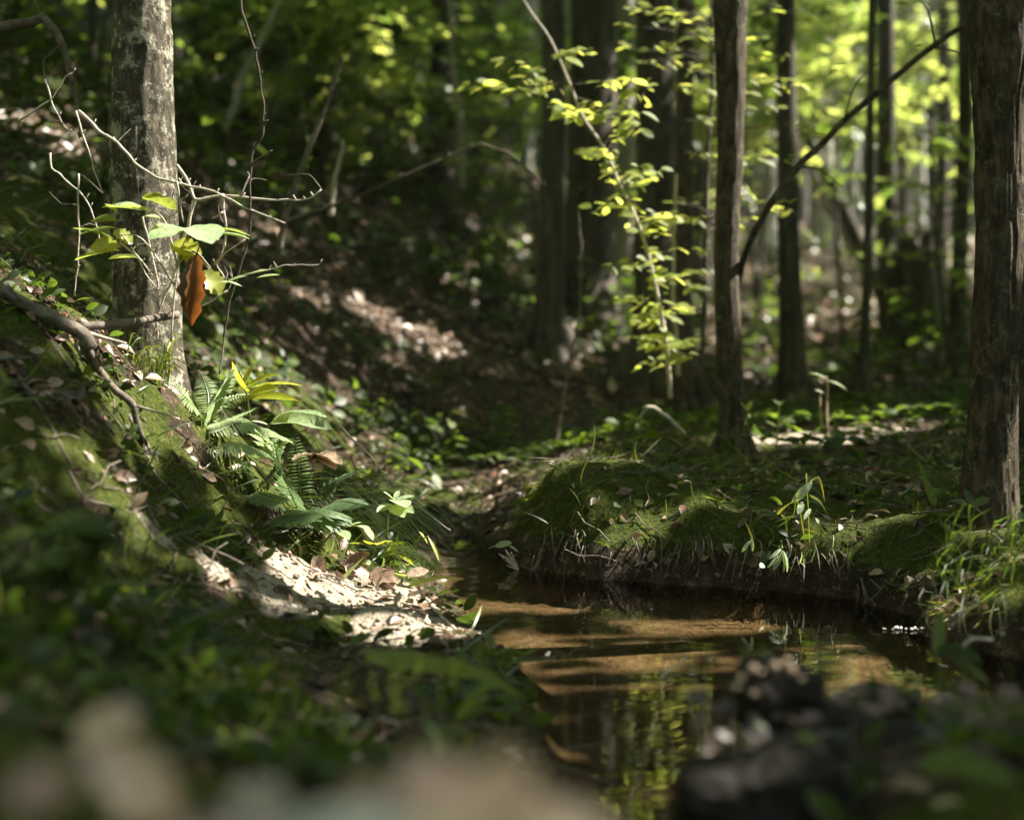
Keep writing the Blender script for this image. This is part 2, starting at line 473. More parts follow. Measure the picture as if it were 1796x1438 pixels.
# ------------------------------------------------------------------ ground sheet
def axis(lo, hi, step, flo, fhi, g=1.06):
    a = list(np.arange(lo, hi, step)); s = step; x = a[-1]
    while x < fhi: s *= g; x += s; a.append(x)
    s = step; x = lo; pre = []
    while x > flo: s *= g; x -= s; pre.append(x)
    return np.array(pre[::-1] + a)
gx = axis(-1.5, 1.5, .014, -110, 110); gy = axis(.6, 4.6, .014, -25, 130)
GX, GY = np.meshgrid(gx, gy)
BUMPS = []
def bump_at(px, py, D, r, h, rx=1.0):
    q = P(px, py, D); BUMPS.append((q[0], q[1], r * rx, r, h))
bump_at(1060, 850, 3.62, .12, .035, 1.8); bump_at(1180, 860, 3.5, .06, .03, 1.6); bump_at(960, 860, 3.6, .05, .025, 1.5); bump_at(1330, 930, 3.25, .05, .025, 1.8); bump_at(1500, 960, 3.0, .06, .03, 1.5); bump_at(1600, 1010, 2.85, .05, .025, 1.4)
bump_at(300, 745, 3.1, .09, .05)
bump_at(1740, 1040, 2.5, .12, .03)
bump_at(200, 850, 2.6, .10, .04); bump_at(90, 760, 2.45, .12, .05)
_H0 = H
def H(x, y, detail=True):
    x = np.atleast_1d(np.asarray(x, float)); y = np.atleast_1d(np.asarray(y, float))
    r = np.sqrt(x * x + y * y); k = np.minimum(1, 58 / (r + 1e-9))
    z = _H0(x * k, y * k, detail)
    s = sstep(0, .06, shore(x, y))
    for bx, by, rx, ry, h in BUMPS:
        z = z + s * h * np.exp(-((x - bx) / rx) ** 2 - ((y - by) / ry) ** 2)
    return z
GZ = H(GX, GY)
SH = shore(GX, GY)
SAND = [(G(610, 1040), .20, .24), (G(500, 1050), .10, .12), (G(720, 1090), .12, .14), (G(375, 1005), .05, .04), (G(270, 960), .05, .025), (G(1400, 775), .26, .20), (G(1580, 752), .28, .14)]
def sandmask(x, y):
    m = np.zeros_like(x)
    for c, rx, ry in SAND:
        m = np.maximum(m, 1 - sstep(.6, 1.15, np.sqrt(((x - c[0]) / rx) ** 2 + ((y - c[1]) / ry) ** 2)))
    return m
def mossmask(x, y, z):
    p = np.stack([x, y, z], -1)
    n = fbm(p * 6, 3, 51)
    near = 1 - sstep(4.2, 6.5, y)
    m = sstep(.42 - .10 * (x < -.25), .56 - .10 * (x < -.25), n) * near
    # right bank: moss along the edge and the top of the mound
    rb = (x > -.1) & (y > 2.2)
    s = shore(x, y)
    m = np.where(rb, np.maximum(m * .8, (1 - sstep(.25, .7, s)) * near * .95), m)
    m = np.where(rb, m * sstep(.045, .10, z), m)
    return m * (1 - sandmask(x, y))
zone = np.zeros(GX.shape + (4,), np.float32); zone[..., 3] = 1
zone[..., 0] = mossmask(GX, GY, GZ) * sstep(.01, .04, GZ)
zone[..., 1] = sandmask(GX, GY)
zone[..., 2] = 1 - sstep(-.05, -.02, GZ)
ny, nx = GX.shape
idx = np.arange(nx * ny).reshape(ny, nx)
FQ = np.stack([idx[:-1, :-1], idx[:-1, 1:], idx[1:, 1:], idx[1:, :-1]], -1).reshape(-1, 4)
ground = mesh_obj('ground', np.stack([GX, GY, GZ], -1).reshape(-1, 3), FQ, M['ground'])
ca = ground.data.attributes.new('zone', 'FLOAT_COLOR', 'POINT'); ca.data.foreach_set('color', zone.ravel())
tag(ground, None, None, None, 'structure')
# fast height lookup on the finished sheet
def Hf(x, y):
    x = np.atleast_1d(x); y = np.atleast_1d(y)
    i = np.clip(np.searchsorted(gx, x) - 1, 0, nx - 2); j = np.clip(np.searchsorted(gy, y) - 1, 0, ny - 2)
    u = (x - gx[i]) / (gx[i + 1] - gx[i]); v = (y - gy[j]) / (gy[j + 1] - gy[j])
    return GZ[j, i] * (1 - u) * (1 - v) + GZ[j, i + 1] * u * (1 - v) + GZ[j + 1, i] * (1 - u) * v + GZ[j + 1, i + 1] * u * v
def Nf(x, y, e=.03):
    dx = (Hf(x + e, y) - Hf(x - e, y)) / (2 * e); dy = (Hf(x, y + e) - Hf(x, y - e)) / (2 * e)
    return nrm(np.stack([-dx, -dy, np.ones_like(dx)], -1))
def G(px, py, lo=.6, hi=60.0):
    D = np.exp(np.linspace(math.log(lo), math.log(hi), 700))
    pts = np.array([P(px, py, d) for d in D]); hz = Hf(pts[:, 0], pts[:, 1])
    b = np.where(pts[:, 2] <= hz)[0]; i = b[0] if len(b) else len(D) - 1
    q = pts[i].copy(); q[2] = hz[i]; return q
def g1(x, y): return float(Hf(x, y)[0])

# water sheet
wx = np.linspace(-1.0, 2.2, 60); wy = np.linspace(.8, 6.4, 90)
WX, WY = np.meshgrid(wx, wy); wi = np.arange(WX.size).reshape(WX.shape)
WF = np.stack([wi[:-1, :-1], wi[:-1, 1:], wi[1:, 1:], wi[1:, :-1]], -1).reshape(-1, 4)
kc = (shore((WX[:-1, :-1] + WX[1:, 1:]) / 2, (WY[:-1, :-1] + WY[1:, 1:]) / 2) < .12).ravel()
water = mesh_obj('stream_water', np.stack([WX, WY, WX * 0], -1).reshape(-1, 3), WF[kc], M['water'])
tag(water, None, None, None, 'structure')

# ------------------------------------------------------------------ light shafts through the canopy
SH_ = []
def shaft(c, rx, ry=None, rz=None, g=1.0):
    SH_.append((np.asarray(c, float), np.array([rx, ry or rx, rz or rx], float), g))
shaft(P(306, 200, 3.24), .05, .06, .30, .8); shaft(P(306, 470, 3.24), .05, .06, .14, .8); shaft(P(300, -60, 3.24), .05, .06, .22, .8)
shaft(P(300, 610, 3.22), .05, .05, .06, .5)
shaft(P(330, 370, 3.0), .20, .12, .10); shaft(P(480, 390, 3.0), .10, .1, .05); shaft(P(250, 440, 2.98), .16, .10, .09); shaft(P(360, 500, 2.95), .06, .06, .08)
shaft(P(150, 260, 3.0), .14, .05, .10); shaft(P(230, 555, 2.9), .12, .06, .03)
shaft(P(90, 500, 2.9), .14, .10, .05); shaft(P(180, 560, 2.9), .06, .05, .05); shaft(P(175, 650, 2.85), .045, .05, .05); shaft(P(210, 690, 2.85), .04, .05, .06)
shaft(P(300, 715, 3.05), .07, .07, .045); shaft(P(340, 650, 3.2), .07); shaft(P(400, 680, 3.25), .07); shaft(P(470, 675, 3.3), .075, .08, .05)
shaft(P(520, 740, 3.3), .07, .06, .035); shaft(P(430, 760, 3.25), .07, .06, .035); shaft(P(400, 800, 3.2), .05); shaft(P(555, 800, 3.3), .045); shaft(P(600, 875, 3.2), .06, .05, .03, .6); shaft(P(490, 820, 3.25), .03)
shaft(G(610, 1040), .19, .14, .06); shaft(G(520, 1045), .06, .08, .05); shaft(G(700, 1085), .14, .06, .05); shaft(G(375, 1005), .045, .04, .03, .5); shaft(G(275, 970), .05, .02, .03, .4)
shaft(G(235, 930), .04, .02, .03, .4)
shaft(P(690, 880, 3.2), .06, .06, .04); shaft(P(610, 930, 3.15), .10, .07, .04); shaft(P(730, 960, 3.1), .09, .07, .04); shaft(P(540, 960, 3.1), .07, .06, .04); shaft(P(790, 910, 3.6), .03, g=.3)
shaft(P(880, 952, 3.35), .045); shaft(P(905, 995, 3.3), .05); shaft(P(1035, 992, 3.3), .04); shaft(P(770, 1020, 3.2), .05); shaft(P(700,1000,3.0),.06)
shaft(P(1070, 826, 3.68), .19, .06, .04, .8); shaft(P(1040, 800, 3.95), .06, .04, .02, .5); shaft(P(940, 870, 3.6), .04)
shaft(G(1400, 770), .26, .16, .06); shaft(G(1320, 770), .10, .12, .05); shaft(G(1570, 750), .22, .06, .04); shaft(P(1450, 690, 4.8), .05, .05, .09); shaft(P(1365, 720, 4.7), .03, .03, .06); shaft(P(1600,710,5.6),.12,.1,.05)
shaft(P(1405, 895, 3.12), .06, .04, .06, .6); shaft(P(1375, 975, 3.08), .045, .05, .04); shaft(P(1312, 940, 3.08), .025, .03, .04)
shaft(P(1730, 1010, 2.5), .07, .07, .03); shaft(P(1700, 1140, 2.1), .02); shaft(P(1590, 1107, 2.68), .04, .04, .01)
shaft(P(1790, 90, 3.0), .03, .03, .06); shaft(P(1792, 330, 3.0), .03, .03, .10); shaft(P(1785, 820, 2.97), .03, .03, .05)
shaft(P(1290, 500, 4.58), .025, .04, .10); shaft(P(1290, 400, 4.58), .02, .04, .03)
for a, b in (((905, 150), (1040, 220)), ((1040, 220), (1110, 380)), ((1110, 380), (1160, 600))):
    for t in (0, .33, .66):
        shaft(P(a[0] + (b[0] - a[0]) * t, a[1] + (b[1] - a[1]) * t, 4.78), .19, .3, .17)
for c in ((1110, 70), (1180, 40), (1230, 90), (1340, 110), (1380, 140), (1210, 170), (1270, 20), (1320, 330), (1340, 240)):
    shaft(P(c[0], c[1], 5.35), .2, .24, .16)
for (px, py, rx, ry) in ((1080, 1048, .25, .02), (1230, 1082, .30, .02), (1000, 1108, .26, .018), (1020, 1138, .26, .022), (1110, 1165, .30, .022), (1060, 1198, .26, .018), (930, 1120, .1, .03), (1230, 1150, .2, .01), (1530, 1212, .18, .018), (1760, 1248, .14, .012), (1770, 1290, .12, .012), (1480, 1090, .12, .012)):
    D = (.55 + .05) * FPX / (py - 600.); q = P(px, py, D); shaft(q, rx, ry, .01, .3)
for (px, py, D, rx, rz) in ((30, 215, 6.4, .14, .07), (90, 235, 6.35, .14, .07), (130, 265, 6.3, .08, .06), (640, 545, 7.2, .14, .05), (700, 575, 6.9, .16, .06), (770, 600, 6.7, .14, .06), (850, 400, 12, .25, .1), (900, 440, 12, .3, .1),
                            (1030, 620, 8, .15, .1), (1060, 660, 7.6, .2, .06), (960, 640, 8, .15, .05), (1160, 650, 7, .12, .06), (600, 690, 6, .05, .05), (1470, 520, 14, .5, .12), (1480, 550, 13.5, .45, .1), (1240,590,11,.3,.1), (1540, 660, 9, .2, .06), (690,640,6.2,.05,.03)):
    q = G(px, py, D * .6)
    shaft(q, rx * 1.0, rx * 1.5, rz, .5)
random.seed(77)
for k in range(50):
    D = random.uniform(6.5, 15); q = P(random.uniform(60, 960), random.uniform(0, 520), D); q[2] = max(q[2], g1(q[0], q[1])); shaft(q, random.uniform(.03, .12), g=.5)
for k in range(110):
    D = random.uniform(9, 24); q = P(random.uniform(1180, 1760), random.uniform(0, 420), D); q[2] = max(q[2], g1(q[0], q[1])); shaft(q, random.uniform(.08, .3), g=.5)
for (px, py, r) in ((190, 845, .03), (215, 870, .025), (140, 790, .02), (270, 900, .02), (160, 760, .02)): shaft(G(px, py), r, g=.3)
def in_shaft(Q, grow=.015):
    Q = np.atleast_2d(Q); bad = np.zeros(len(Q), bool)
    for c, r, g in SH_:
        r = r + grow * g
        q = (Q - c) / r; s = SUN / r; s2 = nrm(s)
        t = q @ s2
        d2 = (q * q).sum(1) - t * t
        bad |= (t > 0) & (d2 < 1)
    return bad

# ------------------------------------------------------------------ trees
TALL = []
def furrow(V, amp, ka, kz, cx):
    """press bark furrows into a trunk surface"""
    ang = np.arctan2(V[:, 1] - cx[1], V[:, 0] - cx[0])
    q = np.stack([np.cos(ang) * ka, np.sin(ang) * ka, V[:, 2] * kz], -1)
    w = (fbm(q * .6 + 7, 2, 8) - .5) * 1.4
    q[:, 0] += w; q[:, 1] += w
    n = np.abs(vnoise(q, 5) * 2 - 1)
    f = 1 - np.clip(n * 2.6, 0, 1)
    n2 = fbm(np.stack([q[:, 0] * 2.5, q[:, 1] * 2.5, q[:, 2] * 3], -1), 3, 9) - .5
    return -amp * f + amp * 1.1 * n2
def tree(cols, D, top, label, cat='tree', group=None, mat='bark_dark', name='tree', sides=20, detail=0.0, ka=6, kz=5, limbs=7, flare=1.5, lean=None, nseg=5, crown=True, Dtop=None):
    """cols: (px, py, width px) from top to bottom of what shows"""
    pts = []; rad = []
    for px, py, w in cols[::-1]:
        q = P(px, py, D); pts.append(q); rad.append(w / 2 / FPX * D)
    gz = g1(pts[0][0], pts[0][1])
    b = pts[0].copy()
    if b[2] > gz + .02:
        d = pts[0] - pts[1]; k = (gz - b[2]) / min(d[2], -1e-3); k = min(k, 4)
        nb = b + d * k; nb[2] = g1(nb[0], nb[1]) - (.16 if D < 4 else .04)
        pts.insert(0, nb); rad.insert(0, rad[0] * flare)
    else:
        pts[0][2] = gz - (.16 if D < 4 else .04); rad[0] *= 1.15
    base = pts[0].copy(); base[2] = g1(base[0], base[1])
    tp = pts[-1]; d = nrm(pts[-1] - pts[-2]); d = nrm(d + np.array([0, 0, .8]))
    rt = rad[-1]; h0 = tp[2]
    for k in (.3, .6, 1.0):
        L = (top - h0) * k
        pts.append(tp + d * L + np.array([random.uniform(-.1, .1), random.uniform(-.1, .1), 0]) * L * .15); rad.append(rt * (1 - .75 * k))
    t = thing(name, base, label, cat, group)
    n = nseg if not detail else max(nseg, int(18))
    V, F = tube(pts, rad, sides, n, .10 if not detail else .06, len(TALL) + 3)
    if detail:
        C = np.array([np.interp(V[:, 2], [p[2] for p in pts], [p[k] for p in pts]) for k in (0, 1)])
        dv = furrow(V, detail, ka, kz, C)
        out = nrm(np.stack([V[:, 0] - C[0], V[:, 1] - C[1], V[:, 2] * 0], -1))
        V = V + out * dv[:, None]
    mb = MB(); mb.add(V, F, .5)
    # surface roots
    for k in range(4 if 4 < D < 9 else 0):
        a = k * 1.57 + random.uniform(-.4, .4)
        r0 = rad[0]
        q = [base + np.array([math.cos(a), math.sin(a), 0]) * r0 * .5 + np.array([0, 0, r0 * 1.2])]
        for s in (1.3, 2.2, 3.4):
            x = base[0] + math.cos(a + s * .08) * r0 * s; y = base[1] + math.sin(a + s * .08) * r0 * s
            q.append(np.array([x, y, g1(x, y) - r0 * .12 * s]))
        v, f = tube(q, [r0 * .5, r0 * .35, r0 * .22, r0 * .08], 8, 4, .1); mb.add(v, f, .5)
    mb.build('trunk', M[mat], t)
    lb = MB(); nl = 0
    for k in range(limbs):
        f_ = random.uniform(.25, .95); zc = max(h0 + .25 * 1, 3.0, .55 + .27 * D + .4)
        z = zc + (top - zc) * f_
        s0 = np.array([np.interp(z, [p[2] for p in pts], [p[j] for p in pts]) for j in range(3)]); s0[2] = z
        a = random.uniform(0, 6.28); L = random.uniform(.8, 2.0)
        e = [s0, s0 + np.array([math.cos(a) * .4, math.sin(a) * .4, .25]) * L, s0 + np.array([math.cos(a + .3), math.sin(a + .3), .55]) * L]
        ck = catmull(np.array(e), 8)
        if in_shaft(ck, .04).any(): continue
        r0 = rt * .35
        v, f = tube(e, [r0, r0 * .6, r0 * .15], 6, 4); lb.add(v, f, .5); nl += 1
    if nl: lb.build('limb', M[mat], t)
    TALL.append(dict(t=t, xy=base[:2], V=[], F=[], R=[], n=0, crown=crown, top=top))
    return t

tree([(252,-260,86),(252,-30,90),(250,100,106),(250,250,116),(254,400,118),(258,520,116),(256,610,128)], 3.3, 6.5,
     'grey lichen-spotted tree with a sunlit right edge on the left bank', mat='bark_grey', sides=72, detail=.0035, ka=9, kz=9, flare=1.35)
tree([(1757,-300,120),(1757,-40,122),(1755,60,112),(1752,220,84),(1752,440,82),(1744,640,86),(1737,820,92),(1734,880,104)], 3.0, 6.5,
     'dark furrowed tree trunk at the right edge standing on the stream bank', mat='bark_brown', sides=96, detail=.0042, ka=11, kz=7, flare=1.2)
tree([(1806,-40,40),(1806,300,42),(1800,600,44),(1796,760,48)], 4.6, 7.5,
     'shaded trunk half hidden behind the furrowed tree at the right edge', mat='bark_brown', sides=24)
tree([(1281,-260,62),(1281,-40,62),(1281,60,56),(1281,250,46),(1275,400,44),(1274,480,44),(1279,640,46),(1284,765,48)], 4.6, 7.0,
     'slim brown tree standing by the patch of sunlit sand on the far bank', mat='bark_brown', sides=48, detail=.002, ka=9, kz=8, flare=1.3)
tree([(1377,-40,30),(1379,150,34),(1382,300,38),(1384,450,38),(1388,590,44)], 8.0, 8.5,
     'straight dark trunk right of the slim brown tree', mat='bark_dark', sides=24)
tree([(1148,-40,66),(1150,150,68),(1152,300,72),(1152,550,84)], 7.6, 8.5,
     'thick black-shaded trunk behind the yellow-leaved sapling', mat='bark_dark', sides=28)
tree([(1202,-40,30),(1201,200,30),(1198,400,32),(1196,590,36)], 6.6, 8.0,
     'narrow dark trunk between the thick shaded trunk and the slim brown tree', mat='bark_brown', sides=24)
tree([(1042,-40,80),(1040,150,82),(1038,300,84),(1030,460,96)], 9.5, 9.5,
     'widest dark trunk, in deep shade left of the yellow-leaved sapling', mat='bark_dark', sides=28)
tree([(970,-40,40),(972,150,42),(968,350,44),(964,560,54)], 7.8, 8.5,
     'dark trunk left of the widest shaded trunk, above the mossy mound', mat='bark_dark', sides=24)
tree([(775,-40,42),(777,120,44),(772,290,52)], 12, 10,
     'dark trunk on the slope at the top centre, with a thin pale stem beside it', mat='bark_dark', sides=20)
tree([(568,-40,34),(568,120,34),(566,260,36)], 14, 11,
     'blurred dark trunk high on the slope right of the sunlit grey tree', mat='bark_dark', sides=16)
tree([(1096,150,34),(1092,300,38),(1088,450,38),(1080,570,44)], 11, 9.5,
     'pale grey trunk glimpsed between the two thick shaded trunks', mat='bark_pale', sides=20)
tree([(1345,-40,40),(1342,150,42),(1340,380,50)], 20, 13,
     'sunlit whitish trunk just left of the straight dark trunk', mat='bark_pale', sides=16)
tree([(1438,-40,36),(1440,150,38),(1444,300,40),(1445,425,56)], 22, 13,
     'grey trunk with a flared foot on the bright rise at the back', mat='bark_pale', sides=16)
tree([(1553,-40,30),(1554,200,32),(1556,420,34),(1560,600,42)], 11, 9.5,
     'blue-shaded dark trunk beside the broken black stump', mat='bark_dark', sides=20)
tree([(1530,-40,13),(1526,200,14),(1522,450,15),(1514,640,18)], 6.6, 7.5,
     'pole-thin black trunk crossing behind the long diagonal stem', mat='bark_dark', sides=14, limbs=3)
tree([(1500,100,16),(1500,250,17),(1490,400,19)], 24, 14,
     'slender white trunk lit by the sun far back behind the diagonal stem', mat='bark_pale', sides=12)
tree([(1690,-40,22),(1692,200,24),(1684,420,26),(1676,600,30)], 9, 9,
     'dark trunk showing along the left side of the furrowed tree', mat='bark_dark', sides=18)
tree([(1655,-40,20),(1655,200,22),(1650,420,24)], 16, 11,
     'thin green-shaded trunk left of the furrowed tree at the right edge', mat='bark_dark', sides=14)
tree([(162,-40,12),(162,80,13),(160,170,14)], 9.5, 9,
     'thin dark stem left of the sunlit grey tree', mat='bark_dark', sides=12, limbs=2)
tree([(340,-40,24),(345,60,26),(352,230,28)], 15, 11,
     'dim trunk right behind the sunlit grey tree on the slope', mat='bark_dark', sides=14)
# leaning trunks at the back right
tree([(1385,170,20),(1420,250,23),(1470,350,25),(1512,440,26)], 13.5, 9.0, 'dark trunk leaning steeply to the left, foot near the thin black pole tree', mat='bark_dark', sides=16, limbs=2, flare=1.1)
tree([(1392,215,14),(1420,290,16),(1462,372,18)], 17, 10.0, 'pale sunlit trunk leaning parallel behind the dark leaning trunk', mat='bark_pale', sides=14, limbs=2, flare=1.1)
NEARBY = [(160, 'the thin dark stem at the far left'), (258, 'the sunlit grey tree'), (430, 'the hanging thorny vine'), (568, 'the blurred trunk high on the slope'), (775, 'the dark trunk at the top centre'), (970, 'the dark trunk above the mossy mound'), (1040, 'the widest shaded trunk'), (1150, 'the thick shaded trunk'), (1280, 'the slim brown tree'), (1380, 'the straight dark trunk'), (1445, 'the grey trunk with a flared foot'), (1523, 'the thin black pole tree'), (1606, 'the broken stump'), (1750, 'the furrowed tree at the right edge')]
SEEN = {}
def where(what, px):
    q, n = min(NEARBY, key=lambda a: abs(a[0] - px)); side = 'left' if px < q else 'right'
    l = what + ' showing just %s of %s' % (side, n); k = SEEN.get(l, 0); SEEN[l] = k + 1
    return l if not k else what.replace('blurred', ('fainter', 'faintest', 'dimmest', 'hidden')[min(k - 1, 3)] + ' blurred') + ' further %s of %s' % (side, n)
random.seed(21)
farpx = [(410, 19), (480, 17), (635, 21), (668, 26), (730, 30), (842, 17), (880, 24), (925, 28), (1120, 33), (1240, 24), (1312, 34), (1405, 29), (1470, 31), (1585, 22), (1612, 27), (1632, 35), (1674, 24), (1710, 30), (40, 14), (110, 19), (300, 22), (520, 26), (1225, 15), (1785, 26)]
for k, (px, D) in enumerate(farpx):
    q = G(px, 430 if px > 950 else 250, 5) if False else None
    w = random.uniform(.16, .34) / D * FPX; x0 = random.uniform(-14, 14)
    z = g1((px - 898) / FPX * D, D); py = 600 - (z - .55) / D * FPX
    reg = 'in the bright wood at the back right' if px > 1180 else ('in the dim wood at the back centre' if px > 600 else 'on the shaded slope at the back left')
    tree([(px + x0, -60, w * .8), (px + x0 * .5, py * .5, w * .9), (px, py - 6, w)], D, .55 + .27 * D + 5,
         where('blurred distant trunk', px), group='blurred distant trunks ' + reg, mat=('bark_pale' if (k % 7 == 0 and px > 900) else 'bark_dark'), sides=10, limbs=3, nseg=3)
random.seed(5)
# broken stump
def stump():
    base = P(1606, 590, 11); base[2] = g1(base[0], base[1]) - .05
    t = thing('tree_stump', base, 'broken blackened stump with a jagged top between the back-right trunks', 'stump')
    r = .155; sides = 40; V = []; F = []
    for i in range(14):
        f = i / 13; z = base[2] + f * .86
        for j in range(sides):
            a = 2 * math.pi * j / sides
            jag = (fbm(np.array([[math.cos(a) * 2, math.sin(a) * 2, 0]]), 3, 3)[0] - .5) * .5 * f ** 4
            rr = r * (1.25 - .3 * f ** .5) * (1 + .12 * (vnoise(np.array([[math.cos(a) * 5, math.sin(a) * 5, z * 3]]), 2)[0] - .5))
            V.append((base[0] + rr * math.cos(a), base[1] + rr * math.sin(a), z + jag))
    for i in range(13):
        for j in range(sides): F.append((i * sides + j, i * sides + (j + 1) % sides, (i + 1) * sides + (j + 1) % sides, (i + 1) * sides + j))
    V.append((base[0], base[1], base[2] + .6)); c = len(V) - 1
    for j in range(sides): F.append((13 * sides + j, 13 * sides + (j + 1) % sides, c))
    mesh_obj('trunk', V, F, M['bark_dark'], parent=t, rnd=[.3] * len(V))
    mb = MB()
    for a in (.4, 2.2, 3.6, 5.2):
        q = [base + np.array([math.cos(a) * .12, math.sin(a) * .12, .2]), base + np.array([math.cos(a) * .28, math.sin(a) * .28, .07]), base + np.array([math.cos(a) * .5, math.sin(a) * .5, -.02])]
        v, f = tube(q, [.07, .05, .02], 8, 4); mb.add(v, f, .4)
    mb.build('root', M['bark_dark'], t)
stump()

# ------------------------------------------------------------------ canopy leaves added above the view to cast shade, gapped along the sun shafts
LF2 = leaf_tpl(.6, 2, .1, .1); LF2[0][:, 1] -= .5
def shade_canopy(n, x0, x1, y0, y1, size, lo, thick, right=None):
    g = np.stack([rng.uniform(x0, x1, n), rng.uniform(y0, y1, n)], -1)
    gz = Hf(g[:, 0], g[:, 1])
    if right is not None:
        keep = rng.uniform(0, 1, n) < right(g[:, 0], g[:, 1]); g = g[keep]; gz = gz[keep]
    zc = np.maximum(lo, .55 + .29 * g[:, 1] + .9) + rng.uniform(0, thick, len(g))
    zc = np.maximum(zc, gz + 3.0)
    t = (zc - gz) / SUN[2]
    Q = np.stack([g[:, 0] + SUN[0] * t, g[:, 1] + SUN[1] * t, zc], -1)
    Q = Q[~in_shaft(Q, size * .5)]
    # keep the view free
    Q = Q[Q[:, 2] > .55 + .262 * np.maximum(Q[:, 1], 0) + .25]
    n = len(Q)
    W, F, R = scatter(LF2, Q, frames(rdirs(n, .3), rnorm(n, .45)), rng.uniform(.75, 1.25, n) * size, rng.uniform(0, 1, n))
    d = np.array([[T['xy'][0], T['xy'][1]] for T in TALL if T['crown']]); TT = [T for T in TALL if T['crown']]
    own = np.linalg.norm(Q[:, None, :2] - d[None], axis=-1).argmin(1)
    W = W.reshape(n, -1, 3); R = R.reshape(n, -1); k = W.shape[1]
    for i, T in enumerate(TT):
        s = own == i
        if s.any(): T['V'].append(W[s].reshape(-1, 3)); T['R'].append(R[s].ravel()); T['n'] += int(s.sum())
shade_canopy(80000, -3.6, 3.6, .2, 9.5, .12, 3.4, 2.2)
shade_canopy(42000, -8, 8, 9.5, 17, .21, 4, 3, lambda x, y: np.where(x / y > .145, .22, 1.0))
shade_canopy(11000, -7, -3.6, 1, 9.5, .2, 4, 3)
def rdens(x, y): return np.where(x / y > .06, np.where(np.abs(y - 26) < 7, .008, .03), .95)
for _x, _y, _d, _r in ((1280, 405, 22, .7), (1420, 400, 24, .9), (1520, 395, 23, .6), (1680, 400, 22, .8), (1350, 470, 18, .5), (1480, 520, 14, .5), (1240, 440, 17, .4)):
    q = P(_x, _y, _d); shaft(np.array([q[0], q[1], g1(q[0], q[1])]), _r, _r * 1.5, .25)
shade_canopy(50000, -20, 24, 17, 48, .42, 5, 4, rdens)
FQ2 = LF2[1]
for T in TALL:
    if T['n']:
        V = np.concatenate(T['V']); R = np.concatenate(T['R']); k = len(LF2[0]); n = T['n']
        F = (FQ2[None] + (np.arange(n) * k)[:, None, None]).reshape(-1, 4)
        mesh_obj('crown', V, F, M['leaf_shade_canopy'], parent=T['t'], rnd=R)  # overhead leaves added for shade, with openings where sun should land
# ------------------------------------------------------------------ understory foliage that shows in the picture
SPR = []
def spray_tpl(nl, leafw=.55, droop=.1, seed=0):
    r = random.Random(seed); V = []; F = []; n = 0
    lv, lf = leaf_tpl(leafw, 3, .1, .18)
    for i in range(nl):
        t = (i + 1) / nl
        s = 1 if i % 2 else -1
        a = math.radians(r.uniform(40, 70)) * s if i < nl - 1 else 0
        d = np.array([math.sin(a), math.cos(a), r.uniform(-.35, .1)])
        R = frames(d[None], nrm(np.array([[r.uniform(-.3, .3), r.uniform(-.3, .3), 1]])))[0]
        b = np.array([0, t * .9 - .05, -droop * t * t])
        V.append(lv @ R.T * r.uniform(.26, .36) + b); F.append(lf + n); n += len(lv)
    # twig as a thin strip
    V.append(np.array([[-.008, 0, 0], [.008, 0, 0], [.006, .9, -droop * .8], [-.006, .9, -droop * .8]])); F.append(np.array([[n, n + 1, n + 2, n + 3]])); n += 4
    return np.concatenate(V), np.concatenate(F)
SP = spray_tpl(7)
def crown_mesh(parent, name, centers, rad, n, size, mat, flat=.35, gaps=None):
    """sprays scattered in several uneven ellipsoid clumps"""
    c = np.asarray(centers, float); pick = rng.integers(0, len(c), n)
    dv = nrm(rng.normal(0, 1, (n, 3))) * (rng.uniform(0, 1, (n, 1)) ** .45)
    Q = c[pick] + dv * np.asarray(rad)
    kill = fbm(Q * (1.2 / np.mean(rad)) + 3, 2, 77) < .42
    kill |= in_shaft(Q, size * .5) & (Q[:, 1] > 12)
    Q = Q[~kill]; dv = dv[~kill]; n = len(Q)
    d = nrm(dv * np.array([1, 1, .3]) + rng.normal(0, .4, (n, 3)) * np.array([1, 1, .4]))
    W, F, R = scatter(SP, Q, frames(d, rnorm(n, flat)), rng.uniform(.7, 1.3, n) * size, rng.uniform(0, 1, n))
    return mesh_obj(name, W, F, mat, parent=parent, rnd=R)
def understory(px, D, zlo, zhi, spread, nspray, size, mat, label, group, cat='understory tree', name='understory_tree'):
    x = (px - 898) / FPX * D; gz = g1(x, D)
    t = thing(name, (x, D, gz), label, cat, group)
    b = np.array([x, D, gz - .05]); mb = MB()
    top = b + np.array([random.uniform(-.3, .3) * spread, random.uniform(-.3, .3), zhi - gz])
    r0 = .0035 * (zhi - gz) + .012
    v, f = tube([b, b * .6 + top * .4 + np.array([random.uniform(-.1, .1) * spread, 0, 0]), top], [r0, r0 * .7, r0 * .2], 7, 5, .1); mb.add(v, f, .5)
    cen = []
    for k in range(7):
        f_ = (zlo - gz) / (zhi - gz) + (1 - (zlo - gz) / (zhi - gz)) * k / 6.5; s = b + (top - b) * f_
        a = random.uniform(0, 6.28); L = spread * random.uniform(.4, 1) * (1.1 - .6 * k / 7)
        e = s + np.array([math.cos(a) * L, math.sin(a) * L, L * random.uniform(.05, .4)])
        v, f = tube([s, (s + e) / 2 + np.array([0, 0, .05 * L]), e], [r0 * .4, r0 * .25, r0 * .08], 5, 3); mb.add(v, f, .5)
        cen.append(e)
    mb.build('trunk', M['bark_dark'], t)
    crown_mesh(t, 'crown', cen, [spread * .5, spread * .5, spread * .22], nspray, size, M[mat])
    return t
random.seed(31)
GR = 'leafy yellow-green saplings in the bright wood at the back right'
